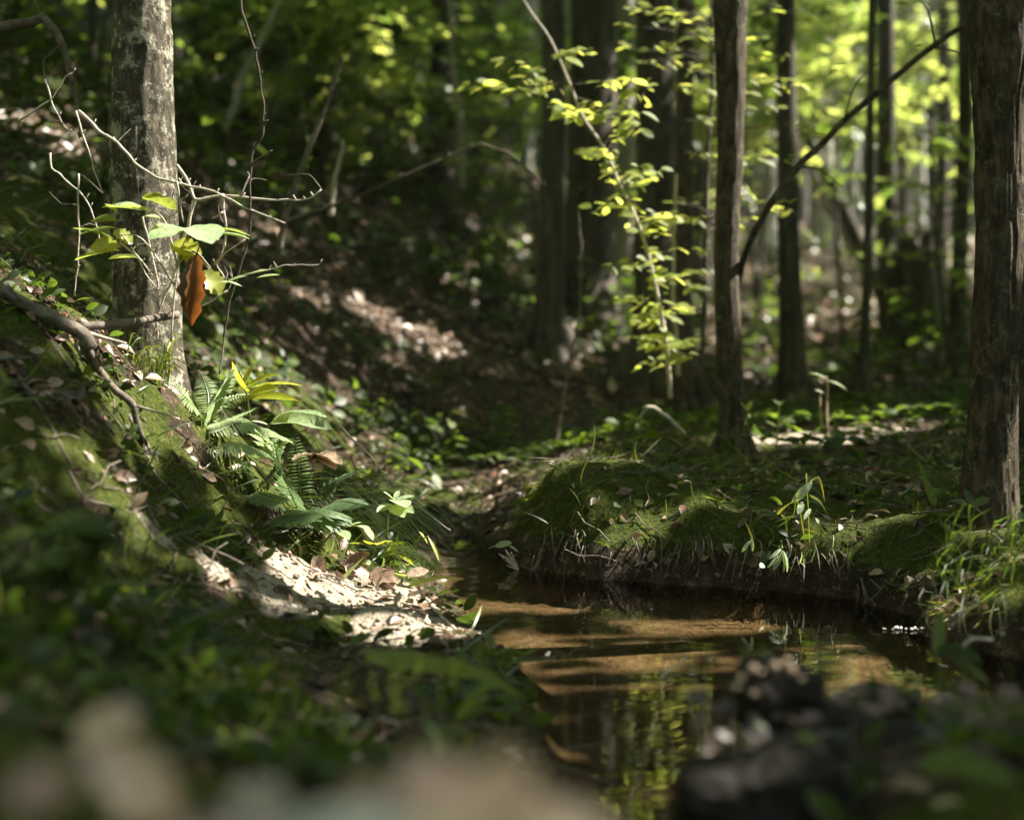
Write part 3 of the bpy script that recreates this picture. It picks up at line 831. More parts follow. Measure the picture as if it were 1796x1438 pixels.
for k in range(24):
    px = 1200 + k * 24 + random.uniform(-18, 18); D = random.uniform(13, 25)
    understory(px, D, g1((px - 898) / FPX * D, D) + 1.1 + random.uniform(0, 1.3), .55 + .25 * D + random.uniform(-1, .6), random.uniform(1.0, 1.8), 170, .42, 'leaf_far',
               where('blurred yellow-green sapling', px), GR)
GL = 'dim leafy saplings on the shaded slope at the back'
for k in range(24):
    px = 170 + k * 42 + random.uniform(-30, 30); D = random.uniform(9, 20)
    z = g1((px - 898) / FPX * D, D)
    understory(px, D, z + .4 + random.uniform(0, .8), max(z + 1.5, .55 + .22 * D + random.uniform(-.6, .4)), random.uniform(.8, 1.5), 240, .24, 'leaf_herb' if k % 3 else 'leaf_far',
               where('blurred dim green sapling', px), GL)
# leafy edge right of the stump / behind right tree
for px, D, zh in ((1600, 9.5, 2.2), (1680, 8, 2.0), (1480, 11, 2.8)):
    understory(px, D, 1.0, zh, .5, 60, .16, 'leaf_far', {1600: 'small leafy sapling above the broken stump', 1680: 'small leafy sapling at the left side of the furrowed tree, behind it', 1480: 'small leafy sapling among the leaning trunks'}[px], None)

# far wood that closes the view, plus unseen leaves added to block low sky
def wood_and_sky_screen():
    n = 26000
    a = rng.uniform(-.42, .42, n) ; D = rng.uniform(46, 62, n)
    Q = np.stack([np.tan(a) * D, D, 0 * D], -1)
    Q[:, 2] = Hf(Q[:, 0], Q[:, 1]) + rng.uniform(0, 1, n) ** 1.2 * 18
    m = 8000  # ring beside and behind the camera, added to hold back sky light
    a = rng.uniform(.45, 2 * math.pi - .45, m); r = rng.uniform(9, 15, m)
    B = np.stack([np.sin(a) * r, np.cos(a) * r, 0 * r], -1); B[:, 2] = Hf(B[:, 0], B[:, 1]) + rng.uniform(0, 1, m) * 6.5
    keep = ~((B[:, 1] > 0) & (np.abs(B[:, 0]) < .44 * B[:, 1])); B = B[keep]
    B = B[~in_shaft(B, .8)]
    Q = np.concatenate([Q, B]); n = len(Q)
    sc = np.where(Q[:, 1] > 40, rng.uniform(1.2, 2.2, n), rng.uniform(.7, 1.2, n))
    W, F, R = scatter(SP, Q, frames(rdirs(n, .3), rnorm(n, .4)), sc, rng.uniform(0, 1, n))
    o = mesh_obj('wood_and_sky_screen', W, F, M['leaf_far'], rnd=R); tag(o, None, None, None, 'stuff')
    o['label'] = 'far-off sunlit woodland leaves closing the view, plus unseen leaves added to block low sky'; o['category'] = 'woodland'
wood_and_sky_screen()

# ------------------------------------------------------------------ hero plants: base and tip given as photo points with depth
LT = {'plain': leaf_tpl(.5, 6, .10, .12), 'broad': leaf_tpl(.75, 7, .12, .15, .0, wav=.02), 'narrow': leaf_tpl(.2, 8, .15, .25), 'blade': leaf_tpl(.12, 8, .2, .3),
      'lobed': leaf_tpl(.8, 9, .12, .12, .16, wav=.03), 'oak': leaf_tpl(.42, 9, .3, .12, .2, wav=.03), 'oval': leaf_tpl(.55, 5, .05, .1)}
NHD = np.array([.15, -.3, 1.])
def lf(mb, kind, b, tip, w=1.0, nh=None, rnd=None):
    b = P(*b) if len(b) == 3 and abs(b[0]) > 8 or len(b) == 3 and b[1] > 8 else np.asarray(b, float)
    tip = P(*tip) if tip[1] > 8 or abs(tip[0]) > 8 else np.asarray(tip, float)
    V, F = LT[kind]; d = tip - b; L = np.linalg.norm(d)
    R = frames(d[None], nrm((NHD if nh is None else np.asarray(nh, float)))[None])[0]
    mb.add((V * np.array([w, 1, 1])) @ R.T * L + b, F.tolist(), random.random() if rnd is None else rnd)
def wire(mb, pts, r0, r1, sides=6, n=5, rough=.0, rnd=.5, kink=0):
    """pts: (px,py,D); radii in photo px"""
    if kink:
        q = [pts[0]]
        for a, b in zip(pts[:-1], pts[1:]):
            L = math.hypot(b[0] - a[0], b[1] - a[1]); m = max(1, int(L / 14))
            for i in range(1, m + 1):
                f = i / m; j = kink if i < m else 0
                q.append((a[0] + (b[0] - a[0]) * f + random.uniform(-j, j), a[1] + (b[1] - a[1]) * f + random.uniform(-j, j), a[2] + (b[2] - a[2]) * f))
                if random.random() < .35 and r0 > 1.5:
                    s_ = random.choice((-1, 1)); e = q[-1]; l_ = random.uniform(3, 12)
                    v, f2 = tube([P(*e), P(e[0] + s_ * l_ * .6, e[1] - l_, e[2])], [r0 * .45 / FPX * e[2], r0 * .25 / FPX * e[2]], 5, 1); mb.add(v, f2, rnd)
        pts = q; n = 2
    W = np.array([P(*p) for p in pts]); D = np.array([p[2] for p in pts])
    R = np.linspace(r0, r1, len(pts)) / FPX * D
    v, f = tube(W, R, sides, n, rough); mb.add(v, f, rnd)
def ribbon(mb, pts, w, rnd=None, nh=None, n=6):
    """grass blade along world points, width w in metres, tapering"""
    C = catmull(np.asarray(pts, float), n); T = nrm(np.gradient(C, axis=0))
    s = nrm(np.cross(T, np.array([0, -1, .35]) if nh is None else nh))
    t = np.linspace(0, 1, len(C)); ww = w * .5 * np.clip(np.minimum(1, t * 5 + .4) * (1 - t ** 2.2), .03, 1)
    V = np.concatenate([C - s * ww[:, None], C + s * ww[:, None]]); m = len(C)
    mb.add(V, [(i, i + 1, m + i + 1, m + i) for i in range(m - 1)], rnd)
def blades(mb, pxl, w=3.0, rnd=None):
    D = pxl[0][2]; ribbon(mb, [P(*p) for p in pxl], w / FPX * D, rnd)

# --- sapling with yellow leaves in the middle
def yellow_sapling():
    D = 4.78
    st = [(1174, 668, D), (1168, 600, D), (1155, 530, D), (1140, 460, D), (1118, 390, D), (1085, 320, D), (1060, 262, D), (1022, 205, D), (1000, 150, D), (965, 70, D), (930, 20, D), (895, -40, D)]
    base = G(1176, 672, 3.5); base = P(1174, 668, D); base[2] = min(base[2], g1(base[0], base[1]))
    t = thing('sapling', base, 'slender sapling with sunlit yellow leaves arching left over the far bank', 'sapling')
    mb = MB(); wire(mb, [(1176, 700, D)] + st, 4.6, 1.6, 8, 4, .1); mb.build('stem', M['twig_pale'], t)
    br = MB(); lm = MB()
    def clump(cx, cy, n, wx=28, wy=10, s=34):
        for k in range(n):
            x = cx + random.uniform(-wx, wx); y = cy + random.uniform(-wy, wy); d = D + random.uniform(-.24, .24)
            a = random.choice((-1, 1)) * random.uniform(.4, 1); L = s * random.uniform(.4, 1.15)
            lf(lm, 'plain', (x, y, d), (x + a * L, y + random.uniform(-8, 14), d + random.uniform(-.03, .03)), random.uniform(.9, 1.5), (random.uniform(-.7, .7), random.uniform(-1, .2), 1))
    twigs = [((1118, 390), (1150, 380), 7), ((1085, 320), (1140, 300), 9), ((1090, 330), (1125, 310), 7), ((1140, 460), (1090, 465), 5), ((1130, 430), (1170, 385), 6), ((1140, 460), (1175, 440), 3),
             ((1100, 350), (1060, 365), 5), ((1060, 262), (1050, 270), 6), ((1060, 262), (1110, 220), 5), ((1022, 205), (960, 185), 9), ((1022, 205), (1000, 200), 8), ((1000, 150), (930, 155), 7), ((1000, 170), (1070, 195), 8),
             ((975, 100), (1020, 90), 6), ((985, 110), (900, 145), 6), ((965, 70), (820, 150), 7), ((1040, 230), (1110, 190), 6), ((1155, 530), (1100, 530), 7), ((1155, 530), (1190, 545), 5), ((1165, 590), (1130, 600), 8), ((1168, 600), (1195, 605), 8),
             ((1150, 500), (1170, 480), 5), ((1160, 560), (1120, 560), 6), ((1172, 640), (1200, 620), 5), ((1172, 640), (1140, 640), 4), ((1000, 150), (1120, 145), 8), ((1060, 262), (1130, 165), 5)]
    for (a, b, n) in twigs:
        wire(br, [(a[0], a[1], D), ((a[0] + b[0]) / 2, (a[1] + b[1]) / 2 - 4, D), (b[0], b[1], D)], 1.6, .6, 5, 3)
        clump((a[0] + b[0]) / 2, (a[1] + b[1]) / 2, n, 16, 8); clump(b[0], b[1], n + 2, 26, 9)
    for k in range(46):
        f = random.random() ** .8; i = int(f * 5.99); q = st[i]; q2 = st[i + 1]; g = f * 5.99 - i
        clump(q[0] + (q2[0] - q[0]) * g, q[1] + (q2[1] - q[1]) * g, 2, 16, 8, 26)
    br.build('branches', M['twig_dark'], t); lm.build('foliage', M['leaf_spring'], t)
yellow_sapling()
def high_sprays():
    D = 5.5
    b = P(1228, 640, D); b[2] = g1(b[0], b[1])
    t = thing('sapling', b, 'thin sapling holding flat tiers of bright yellow leaves around the slim brown tree', 'sapling')
    mb = MB(); wire(mb, [(1226, 690, D), (1236, 520, D), (1240, 300, D), (1250, 120, D), (1246, -50, D)], 5, 3, 8, 5, .1); mb.build('stem', M['twig_dark'], t)
    br = MB(); lm = MB()
    for (bx, by, n, wx, wy) in ((1140, 20, 7, 50, 8), (1100, 45, 4, 35, 6), (1190, 35, 16, 50, 14), (1230, 60, 12, 28, 10), (1170, 80, 6, 30, 6), (1120, 85, 7, 30, 6), (1150, 110, 5, 40, 5), (1225, 120, 10, 30, 7), (1215, 155, 9, 26, 6), (1160, 105, 3, 20, 3),
                                (1270, 75, 5, 20, 6), (1320, 70, 7, 22, 5), (1350, 100, 8, 30, 8), (1345, 135, 10, 34, 7), (1380, 150, 10, 28, 6), (1300, 160, 6, 20, 6), (1345, 190, 7, 26, 5), (1230, 270, 6, 22, 5), (1215, 385, 8, 26, 6), (1225, 440, 6, 30, 5), (1220, 480, 8, 30, 7),
                                (1322, 275, 8, 26, 8), (1312, 330, 8, 22, 9), (1325, 360, 9, 34, 8), (1305, 385, 6, 24, 5), (1215, 500, 7, 30, 8), (1205, 355, 5, 24, 4), (1370, 370, 6, 22, 5), (1410, 215, 4, 22, 5), (1230,210,6,30,5),(1120, 10, 6, 30, 5),(1350,20,8,40,10)):
        for k in range(n):
            x = bx + random.uniform(-wx, wx); y = by + random.uniform(-wy, wy); d = D - .2 + random.uniform(-.1, .15); L = random.uniform(16, 32) * random.choice((-1, 1))
            lf(lm, 'plain', (x, y, d), (x + L * random.uniform(.4, 1), y + random.uniform(-8, 13), d), random.uniform(.8, 1.4), (random.uniform(-.7, .7), random.uniform(-1, .1), 1))
        wire(br, [(1246, by + 25, D), ((1246 + bx) / 2, by + 8, D - .1), (bx + (wx if bx > 1246 else -wx), by, D - .2)], 1.5, .5, 5, 3)
    br.build('branch', M['twig_dark'], t); lm.build('foliage', M['leaf_spring'], t)
high_sprays()
# --- the long diagonal stem
def diagonal():
    D = 4.4
    t = thing('leaning_sapling', P(1290, 640, D), 'long dark bare stem slanting up to the right behind the furrowed tree', 'leaning sapling')
    mb = MB(); wire(mb, [(1286, 660, 4.75), (1290, 560, 4.7), (1300, 470, 4.6), (1335, 385, D), (1400, 292, D), (1440, 255, D), (1480, 212, D), (1530, 170, D), (1600, 110, D), (1660, 65, D), (1720, 25, D), (1790, -30, D)], 6.8, 4.6, 10, 6, .12)
    mb.build('stem', M['bark_brown'], t)
    b = MB(); wire(b, [(1640, 80, D), (1630, 30, D), (1610, -10, D)], 2.5, 1, 6, 4); wire(b, [(1638, 85, D), (1665, 88, D), (1690, 95, D)], 2.5, 1, 6, 4); wire(b, [(1480, 212, D), (1500, 150, D), (1540, 110, D)], 2, .8, 6, 4)
    wire(b, [(1400, 292, D), (1440, 300, D), (1480, 330, D)], 2, .7, 6, 4)
    b.build('twig', M['twig_dark'], t)
    lm = MB()
    for (bx, by, n) in ((1415, 215, 6), (1430, 225, 5), (1600, 90, 5), (1655, 40, 6), (1610, 10, 6), (1480, 120, 5), (1375, 280, 4), (1385, 345, 5)):
        for k in range(n):
            x = bx + random.uniform(-22, 22); y = by + random.uniform(-10, 10); L = random.uniform(15, 28) * random.choice((-1, 1))
            lf(lm, 'plain', (x, y, D), (x + L, y + random.uniform(-3, 8), D), 1, (0, random.uniform(-.7, .1), 1))
    lm.build('foliage', M['leaf_spring'], t)
diagonal()
# --- other bare stems
def simple_stem(name, label, cat, pts, r0, r1, mat, extra=(), group=None):
    mb = MB(); wire(mb, pts, r0, r1, 8, 6, .12, kink=1.3)
    for e in extra: wire(mb, e, r1 * 1.0 + .4, r1 * .5, 6, 4)
    b = P(*pts[0])
    return tag(mb.build(name, M[mat], None, tuple(b)), label, cat, group)
simple_stem('arching_twig', 'thin dark twig arching over the shaded gully at the centre', 'twig', [(490, 395, 5.2), (560, 370, 5.2), (640, 340, 5.2), (720, 305, 5.2), (790, 275, 5.2), (845, 253, 5.2), (890, 268, 5.2), (930, 300, 5.2), (955, 325, 5.2)], 4, 2, 'twig_dark')
simple_stem('dead_sapling', 'pale sunlit dead stem leaning right of the grey tree', 'dead stem', [(490, 440, 4.6), (498, 385, 4.6), (520, 320, 4.6), (548, 245, 4.6), (575, 180, 4.6), (600, 100, 4.6)], 6.5, 3, 'branch')
simple_stem('dead_sapling', 'short pale stick standing on the slope right of the leaning dead stem', 'dead stem', [(580, 380, 5.6), (588, 310, 5.6), (602, 262, 5.6), (600, 248, 5.6)], 5, 3, 'twig_pale')
simple_stem('dead_sapling', 'thin leaning stem at the top left centre, crossing toward the slope', 'dead stem', [(395, 230, 8), (430, 130, 8), (470, 50, 8), (510, -40, 8)], 7, 5, 'bark_pale')
simple_stem('thin_stem', 'thin pale stem curving beside the dark trunk at the top centre', 'thin stem', [(812, 330, 9), (806, 190, 9), (792, 90, 9), (788, -40, 9)], 5, 4, 'bark_pale')
simple_stem('thin_stem', 'thin upright grey stick between the moss mound and the sapling', 'thin stem', [(975, 790, 5.4), (995, 660, 5.6), (1015, 560, 5.6), (1020, 430, 5.6), (1012, 360, 5.6)], 2.5, 1.5, 'branch')
simple_stem('thin_stem', 'thin sunlit stem along the right of the narrow dark trunk', 'thin stem', [(1190, 660, 5.6), (1180, 520, 5.6), (1183, 380, 5.6), (1186, 305, 5.6)], 4, 3, 'twig_pale')
simple_stem('hanging_vine', 'thin dark thorny vine hanging right of the sunlit grey tree', 'vine', [(385, 655, 2.95), (392, 600, 3.0), (400, 540, 3.0), (425, 455, 3.0), (439, 400, 3.0), (438, 330, 3.0), (442, 270, 3.0), (460, 240, 3.0), (463, 190, 3.0), (448, 90, 3.0), (436, 55, 3.0), (424, 20, 3.0), (416, -40, 3.0)], 1.9, 2.1, 'twig_dark',
            [[(439, 290, 3), (460, 275, 3), (478, 264, 3)], [(455, 155, 3), (446, 150, 3), (446, 148, 3)], [(447, 88, 3), (452, 86, 3), (453, 87, 3)], [(463, 215, 3), (469, 212, 3), (470, 212, 3)]])
simple_stem('overhead_branch', 'dark branch at the top left corner with sunlit elbow', 'branch', [(-30, 55, 3.6), (20, 45, 3.6), (55, 40, 3.6), (75, 32, 3.6), (100, 60, 3.6), (118, 105, 3.6), (135, 180, 3.6), (142, 240, 3.5)], 11, 2, 'branch', [[(75, 32, 3.6), (60, 0, 3.6), (40, -40, 3.6)]])
# bare shrub in front of the grey tree
def bare_shrub():
    D = 3.0
    t = thing('bare_shrub', P(275, 600, 3.0), 'leafless pale twigs spreading sunlit in front of the grey tree', 'bare shrub')
    S = [[(138, 195), (175, 232), (205, 250), (235, 285), (275, 312), (320, 323), (380, 338), (430, 365), (500, 392)],
         [(310, 290), (330, 320), (342, 350), (395, 344), (440, 348), (520, 352), (550, 345), (564, 332)],
         [(342, 350), (335, 372), (330, 400), (318, 430), (310, 470), (285, 530), (268, 590)],
         [(390, 340), (392, 370), (397, 400), (394, 438)], [(392, 372), (380, 380), (372, 384)], [(422, 346), (430, 325), (438, 308)],
         [(310, 318), (316, 355), (322, 390)], [(88, 268), (90, 295), (125, 325), (150, 350), (163, 378), (172, 405), (176, 440)],
         [(78, 140), (90, 178), (110, 218), (122, 232)], [(30, 215), (60, 195), (90, 175), (115, 135), (128, 128)], [(133, 195), (140, 218), (152, 255), (165, 300), (180, 340)], [(138, 305), (137, 360), (139, 400), (137, 470), (130, 520)],
         [(210, 425), (240, 450), (255, 480), (278, 508)], [(232, 440), (250, 460), (272, 490)], [(250, 380), (262, 430), (274, 480), (280, 540), (275, 600)], [(300, 355), (312, 370), (290, 385)],
         [(345, 450), (370, 475), (395, 492), (380, 465), (395, 440)], [(395, 492), (440, 480), (500, 465), (560, 464)], [(375, 465), (400, 440), (430, 420)], [(400, 510), (370, 530), (345, 540)]]
    main = MB(); 
    for i, s in enumerate(S):
        r0 = 3.4 if i in (0, 1, 2, 3) else 2.0
        wire(main, [(x, y, D + .02 * math.sin(i)) for x, y in s], r0, r0 * .45, 6, 4, .15, kink=1.6)
    main.build('twigs', M['twig_pale'], t)
    fine = MB()
    for k in range(26):
        s0 = random.choice(S); i = random.randrange(len(s0)); x, y = s0[i]; a = random.uniform(-2.8, -.3) if random.random() < .7 else random.uniform(0, 6.28); L = random.uniform(20, 70); c = random.uniform(-.5, .5)
        wire(fine, [(x, y, D), (x + L * .5 * math.cos(a), y + L * .5 * math.sin(a), D + .02), (x + L * math.cos(a + c), y + L * math.sin(a + c), D + .04)], 1.0, .45, 5, 3, kink=1)
    fine.build('fine_twigs', M['branch'], t)
bare_shrub()
# leafy seedling (maple-like) in front
def seedling():
    D = 2.95
    t = thing('tree_seedling', P(340, 600, 3.0), 'leafy seedling with broad pale and yellow leaves in front of the grey tree', 'seedling')
    st = MB()
    for s in ([(300, 600), (306, 520), (318, 440), (335, 405)], [(306, 500), (250, 420), (205, 412)], [(315, 460), (340, 440), (370, 470)], [(312, 470), (290, 390), (262, 365)]):
        wire(st, [(x, y, D) for x, y in s], 2, 1, 6, 4)
    st.build('stem', M['twig_pale'], t)
    y = MB(); g = MB(); p = MB()
    # yellow, light shining through
    lf(y, 'lobed', (208, 432, D), (158, 430, D - .01), 1.0, (.1, -.75, .6)); lf(y, 'lobed', (200, 405, D), (234, 425, D), .9, (.2, -.7, .6))
    lf(y, 'lobed', (300, 432, D), (354, 440, D), 1.0, (.0, -.75, .7)); lf(y, 'lobed', (318, 432, D), (338, 462, D), .8, (.2, -.8, .4))
    lf(y, 'lobed', (358, 475, D), (390, 515, D), 1.0, (.5, -.8, .3)); lf(y, 'lobed', (250, 345, D), (310, 360, D - .02), .7, (.1, -.5, .9))
    lf(g, 'broad', (205, 388, D), (160, 382, D), .8, (0, -.5, .8)); lf(g, 'plain', (205, 400, D), (135, 405, D), .7, (0, -.3, 1)); lf(g, 'plain', (200, 420, D), (130, 392, D), .5, (0, -.2, 1)); lf(g, 'lobed', (205, 375, D), (185, 355, D), .8)
    lf(g, 'plain', (400, 405, D), (345, 400, D), .5); lf(g, 'plain', (385, 400, D), (440, 408, D), .5); lf(g, 'broad', (210, 440, D), (130, 445, D), .4); lf(g, 'broad', (190, 455, D), (240, 445, D), .5)
    lf(p, 'broad', (262, 372, D), (182, 352, D), .55, (0, -.25, 1)); lf(p, 'broad', (262, 372, D), (215, 352, D - .05), .5, (0, -.25, 1)); lf(p, 'broad', (285, 385, D), (250, 375, D), .6, (0, -.3, 1))
    lf(p, 'broad', (325, 402, D), (262, 410, D - .06), 1.0, (.15, -.45, 1)); lf(p, 'broad', (318, 404, D), (382, 408, D - .05), 1.0, (.15, -.4, 1)); lf(p, 'broad', (340, 400, D), (372, 412, D - .1), 1, (.1, -.4, 1)); lf(p, 'plain', (375, 410, D), (438, 412, D), .5)
    lf(p, 'plain', (398, 495, D), (432, 480, D), .6); lf(p, 'plain', (450, 488, D), (490, 478, D), .5); lf(p, 'plain', (440, 480, D), (470, 470, D), .5); lf(p, 'plain', (385, 494, D), (425, 498, D), .6)
    y.build('yellow_leaves', M['leaf_yellow'], t)['label'] = 'yellow leaves glowing with light through them'
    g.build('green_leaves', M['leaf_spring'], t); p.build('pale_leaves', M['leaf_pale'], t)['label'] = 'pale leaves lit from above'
seedling()
def oak_leaf():
    D = 2.92; mb = MB()
    lf(mb, 'oak', (345, 445, D), (337, 572, D - .01), .6, (.35, -1, .1), .55); lf(mb, 'oak', (338, 450, D + .015), (324, 560, D), .55, (-.6, -1, .1), .0)
    wire(mb, [(352, 425, D), (347, 440, D), (345, 452, D)], 1.3, 1.2, 5, 3)
    tag(mb.build('dead_oak_leaf', M['oak_leaf']), 'rust-brown dead oak leaf hanging in front of the grey tree', 'dead leaf')
oak_leaf()
# --- fallen branch on the left bank
def fallen_branch():
    t = thing('fallen_branch', P(140, 590, 2.8), 'fallen forked branch lying down the left bank toward the ferns', 'fallen branch')
    mb = MB()
    wire(mb, [(-60, 470, 2.7), (0, 508, 2.72), (55, 540, 2.74), (110, 567, 2.75), (145, 586, 2.76), (160, 612, 2.76)], 12, 13, 14, 8, .16)
    wire(mb, [(152, 605, 2.8), (172, 645, 2.82), (200, 682, 2.82), (232, 708, 2.82), (240, 740, 2.82), (258, 785, 2.85), (290, 820, 2.9), (345, 852, 3.0)], 7, 5, 12, 7, .16)
    mb.build('main_limb', M['branch'], t)
    b = MB(); wire(b, [(140, 572, 2.8), (200, 570, 2.85), (260, 560, 2.95), (313, 552, 3.0)], 8, 6.5, 12, 6, .12); b.build('side_limb', M['branch'], t)
    for w_, r_ in (([(148, 583, 2.8), (180, 592, 2.8), (222, 603, 2.8)], 4.5), ([(132, 600, 2.8), (142, 630, 2.8), (152, 655, 2.8)], 4), ([(240, 712, 2.8), (300, 730, 2.8), (315, 735, 2.9)], 2.5)):
        b = MB(); wire(b, w_, r_, r_ * .5, 8, 5, .15); b.build('twig', M['twig_pale'], t)
fallen_branch()
def root(pts, r, label, mat='branch'):
    mb = MB()
    Q = []
    for px, py in pts:
        q = G(px, py); Q.append(q + np.array([0, 0, r * .3 / FPX * q[1]]))
    rr = np.linspace(r, r * .6, len(Q)) / FPX * np.array([q[1] for q in Q])
    v, f = tube(Q, rr, 10, 7, .18); mb.add(v, f, .5)
    tag(mb.build('exposed_root', M[mat]), label, 'root')
root([(205, 850), (240, 862), (262, 900), (278, 930)], 6, 'short curved root ending at the pale soil on the left bank')
root([(225, 735), (252, 790), (270, 840), (305, 875), (335, 905)], 4.5, 'long pale root running down the left bank below the fallen branch', 'branch')
root([(120, 830), (150, 880), (200, 905), (245, 950)], 4, 'thin grey root low on the shaded left bank')
root([(10, 640), (70, 720), (110, 790), (140, 850)], 4, 'thin root crossing the dark mossy slope at the far left')
root([(60, 560), (110, 640), (160, 690)], 3.5, 'thin root just below the thick end of the fallen branch')
root([(400, 830), (440, 820), (475, 850), (510, 885)], 5, 'pale root beneath the fern fronds','twig_pale')
root([(700, 1045), (745, 1055), (775, 1085), (800, 1108)], 5, 'pale root at the tip of the sandy shelf by the water', 'twig_pale')
root([(1540, 845), (1520, 830), (1528, 860), (1560, 885)], 2.2, 'thin curled rootlet on the far bank left of the furrowed tree', 'twig_pale')
simple_stem('straight_twig', 'long straight thin twig slanting from the ferns to the stream', 'twig', [(585, 735, 3.45), (640, 790, 3.4), (700, 860, 3.35), (790, 930, 3.3)], 1.8, 1.2, 'twig_pale')
simple_stem('curled_stick', 'small pale stick poking out left of the slim brown tree', 'stick', [(1128, 716, 4.5), (1145, 715, 4.5), (1175, 735, 4.5), (1205, 765, 4.5)], 5, 3, 'twig_pale', [[(1135, 715, 4.5), (1125, 728, 4.5), (1122, 735, 4.5)]])

# --- ferns
def frond(mb, b, mid, tip, L, n=20, w=.30, nh=None, fr=None):
    """b, mid, tip photo points; pinnae on both sides"""
    C = catmull(np.array([P(*b), P(*mid), P(*tip)]), 16); T = nrm(np.gradient(C, axis=0))
    total = np.linalg.norm(np.diff(C, axis=0), axis=1).sum()
    nh = nrm(np.array([.1, -.5, 1.]) if nh is None else np.asarray(nh, float))
    v, f = tube(C[::4], np.linspace(.0016, .0006, len(C[::4])), 5, 3); mb.add(v, f, .3)
    V0, F0 = LT['pin']; r = random.random()
    for i in range(n):
        t = .08 + .9 * i / (n - 1); k = t * (len(C) - 1); j = int(k); q = C[j] + (C[min(j + 1, len(C) - 1)] - C[j]) * (k - j)
        Lp = total * w * (math.sin(math.pi * (.12 + .86 * t)) ** .7) * (1.05 - .25 * t)
        for s in (-1, 1):
            side = nrm(np.cross(T[j], nh)) * s
            d = nrm(side + T[j] * .35 + np.array([0, 0, -.15]) + np.array([random.uniform(-.08, .08) for _ in range(3)]))
            R = frames(d[None], nh[None])[0]
            mb.add(V0 @ R.T * Lp + q, F0.tolist(), min(1, max(0, r + random.uniform(-.25, .25))))
LT['pin'] = leaf_tpl(.17, 4, .06, .2)
def fern(label, base, fr, mat, group='ferns on the left bank'):
    t = thing('fern', P(*base), label, 'fern', group)
    for mid, tip, w in fr:
        mb = MB(); frond(mb, base, mid, tip, 0, 25, w * .85); mb.build('frond', M[mat], t)
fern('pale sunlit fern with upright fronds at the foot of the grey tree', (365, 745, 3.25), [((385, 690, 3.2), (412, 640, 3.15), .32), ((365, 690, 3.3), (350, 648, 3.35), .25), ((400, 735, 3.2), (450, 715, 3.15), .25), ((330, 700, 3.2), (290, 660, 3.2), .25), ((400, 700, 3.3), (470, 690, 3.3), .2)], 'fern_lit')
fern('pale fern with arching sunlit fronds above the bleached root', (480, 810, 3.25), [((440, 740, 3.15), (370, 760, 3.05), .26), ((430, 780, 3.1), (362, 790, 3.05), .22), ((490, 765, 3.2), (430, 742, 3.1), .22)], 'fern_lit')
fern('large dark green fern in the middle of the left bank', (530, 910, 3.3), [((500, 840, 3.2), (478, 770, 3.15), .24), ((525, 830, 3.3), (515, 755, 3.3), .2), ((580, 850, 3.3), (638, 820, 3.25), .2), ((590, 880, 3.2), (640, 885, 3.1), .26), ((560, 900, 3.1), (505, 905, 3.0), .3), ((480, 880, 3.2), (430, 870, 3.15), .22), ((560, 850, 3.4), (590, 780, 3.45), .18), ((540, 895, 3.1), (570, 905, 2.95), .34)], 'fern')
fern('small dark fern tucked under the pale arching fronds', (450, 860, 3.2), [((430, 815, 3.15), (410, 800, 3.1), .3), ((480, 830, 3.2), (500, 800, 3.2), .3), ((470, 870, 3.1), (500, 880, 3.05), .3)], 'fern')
def broadplant(name, label, cat, stems, leaves, mat, base, stemmat='grass'):
    t = thing(name, P(*base), label, cat)
    mb = MB()
    for s in stems: wire(mb, s, 2.2, 1.2, 6, 4, 0, .6)
    mb.build('stem', M[stemmat], t)
    lm = MB()
    for l in leaves: lf(lm, l[0], l[1], l[2], l[3], l[4] if len(l) > 4 else None)
    lm.build('leaves', M[mat], t)
    return t
broadplant('broadleaf_plant', 'plant with long yellow-green arching leaves above the ferns', 'plant', [[(440, 740, 3.3), (432, 690, 3.3), (420, 650, 3.3)]],
    [('plain', (440, 690, 3.3), (402, 640, 3.25), .5, (-.5, -.6, .6)), ('plain', (430, 680, 3.3), (487, 648, 3.25), .5, (.1, -.5, .8)), ('narrow', (440, 680, 3.3), (525, 657, 3.3), .7), ('plain', (432, 700, 3.3), (516, 690, 3.2), .4, (.1, -.6, .8)), ('plain', (430, 698, 3.3), (480, 672, 3.2), .6, (.2, -.7, .6)), ('plain', (425, 680, 3.3), (440, 640, 3.3), .5, (.3, -.8, .3))], 'leaf_yellow', (438, 745, 3.3))
broadplant('broadleaf_plant', 'plant with one long wavy pale leaf reaching right over the gully', 'plant', [[(460, 770, 3.3), (470, 750, 3.3), (480, 740, 3.3)]],
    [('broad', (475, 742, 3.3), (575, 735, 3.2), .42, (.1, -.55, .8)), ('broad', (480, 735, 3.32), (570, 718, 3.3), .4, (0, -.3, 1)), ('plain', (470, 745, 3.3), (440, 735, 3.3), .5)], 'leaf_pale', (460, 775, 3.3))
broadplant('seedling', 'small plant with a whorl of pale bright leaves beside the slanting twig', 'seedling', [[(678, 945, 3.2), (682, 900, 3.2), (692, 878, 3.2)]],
    [('plain', (692, 878, 3.2), (675, 860, 3.18), .8), ('plain', (692, 878, 3.2), (700, 858, 3.22), .8), ('plain', (692, 878, 3.2), (726, 866, 3.2), .8), ('plain', (695, 880, 3.2), (724, 895, 3.15), .8, (.1, -.8, .6)), ('plain', (690, 885, 3.2), (662, 893, 3.15), .8, (0, -.6, .8)), ('plain', (690, 885, 3.2), (706, 898, 3.1), .8, (0, -.8, .6)), ('plain', (692, 878, 3.2), (712, 880, 3.1), .9)], 'leaf_pale', (678, 948, 3.2))
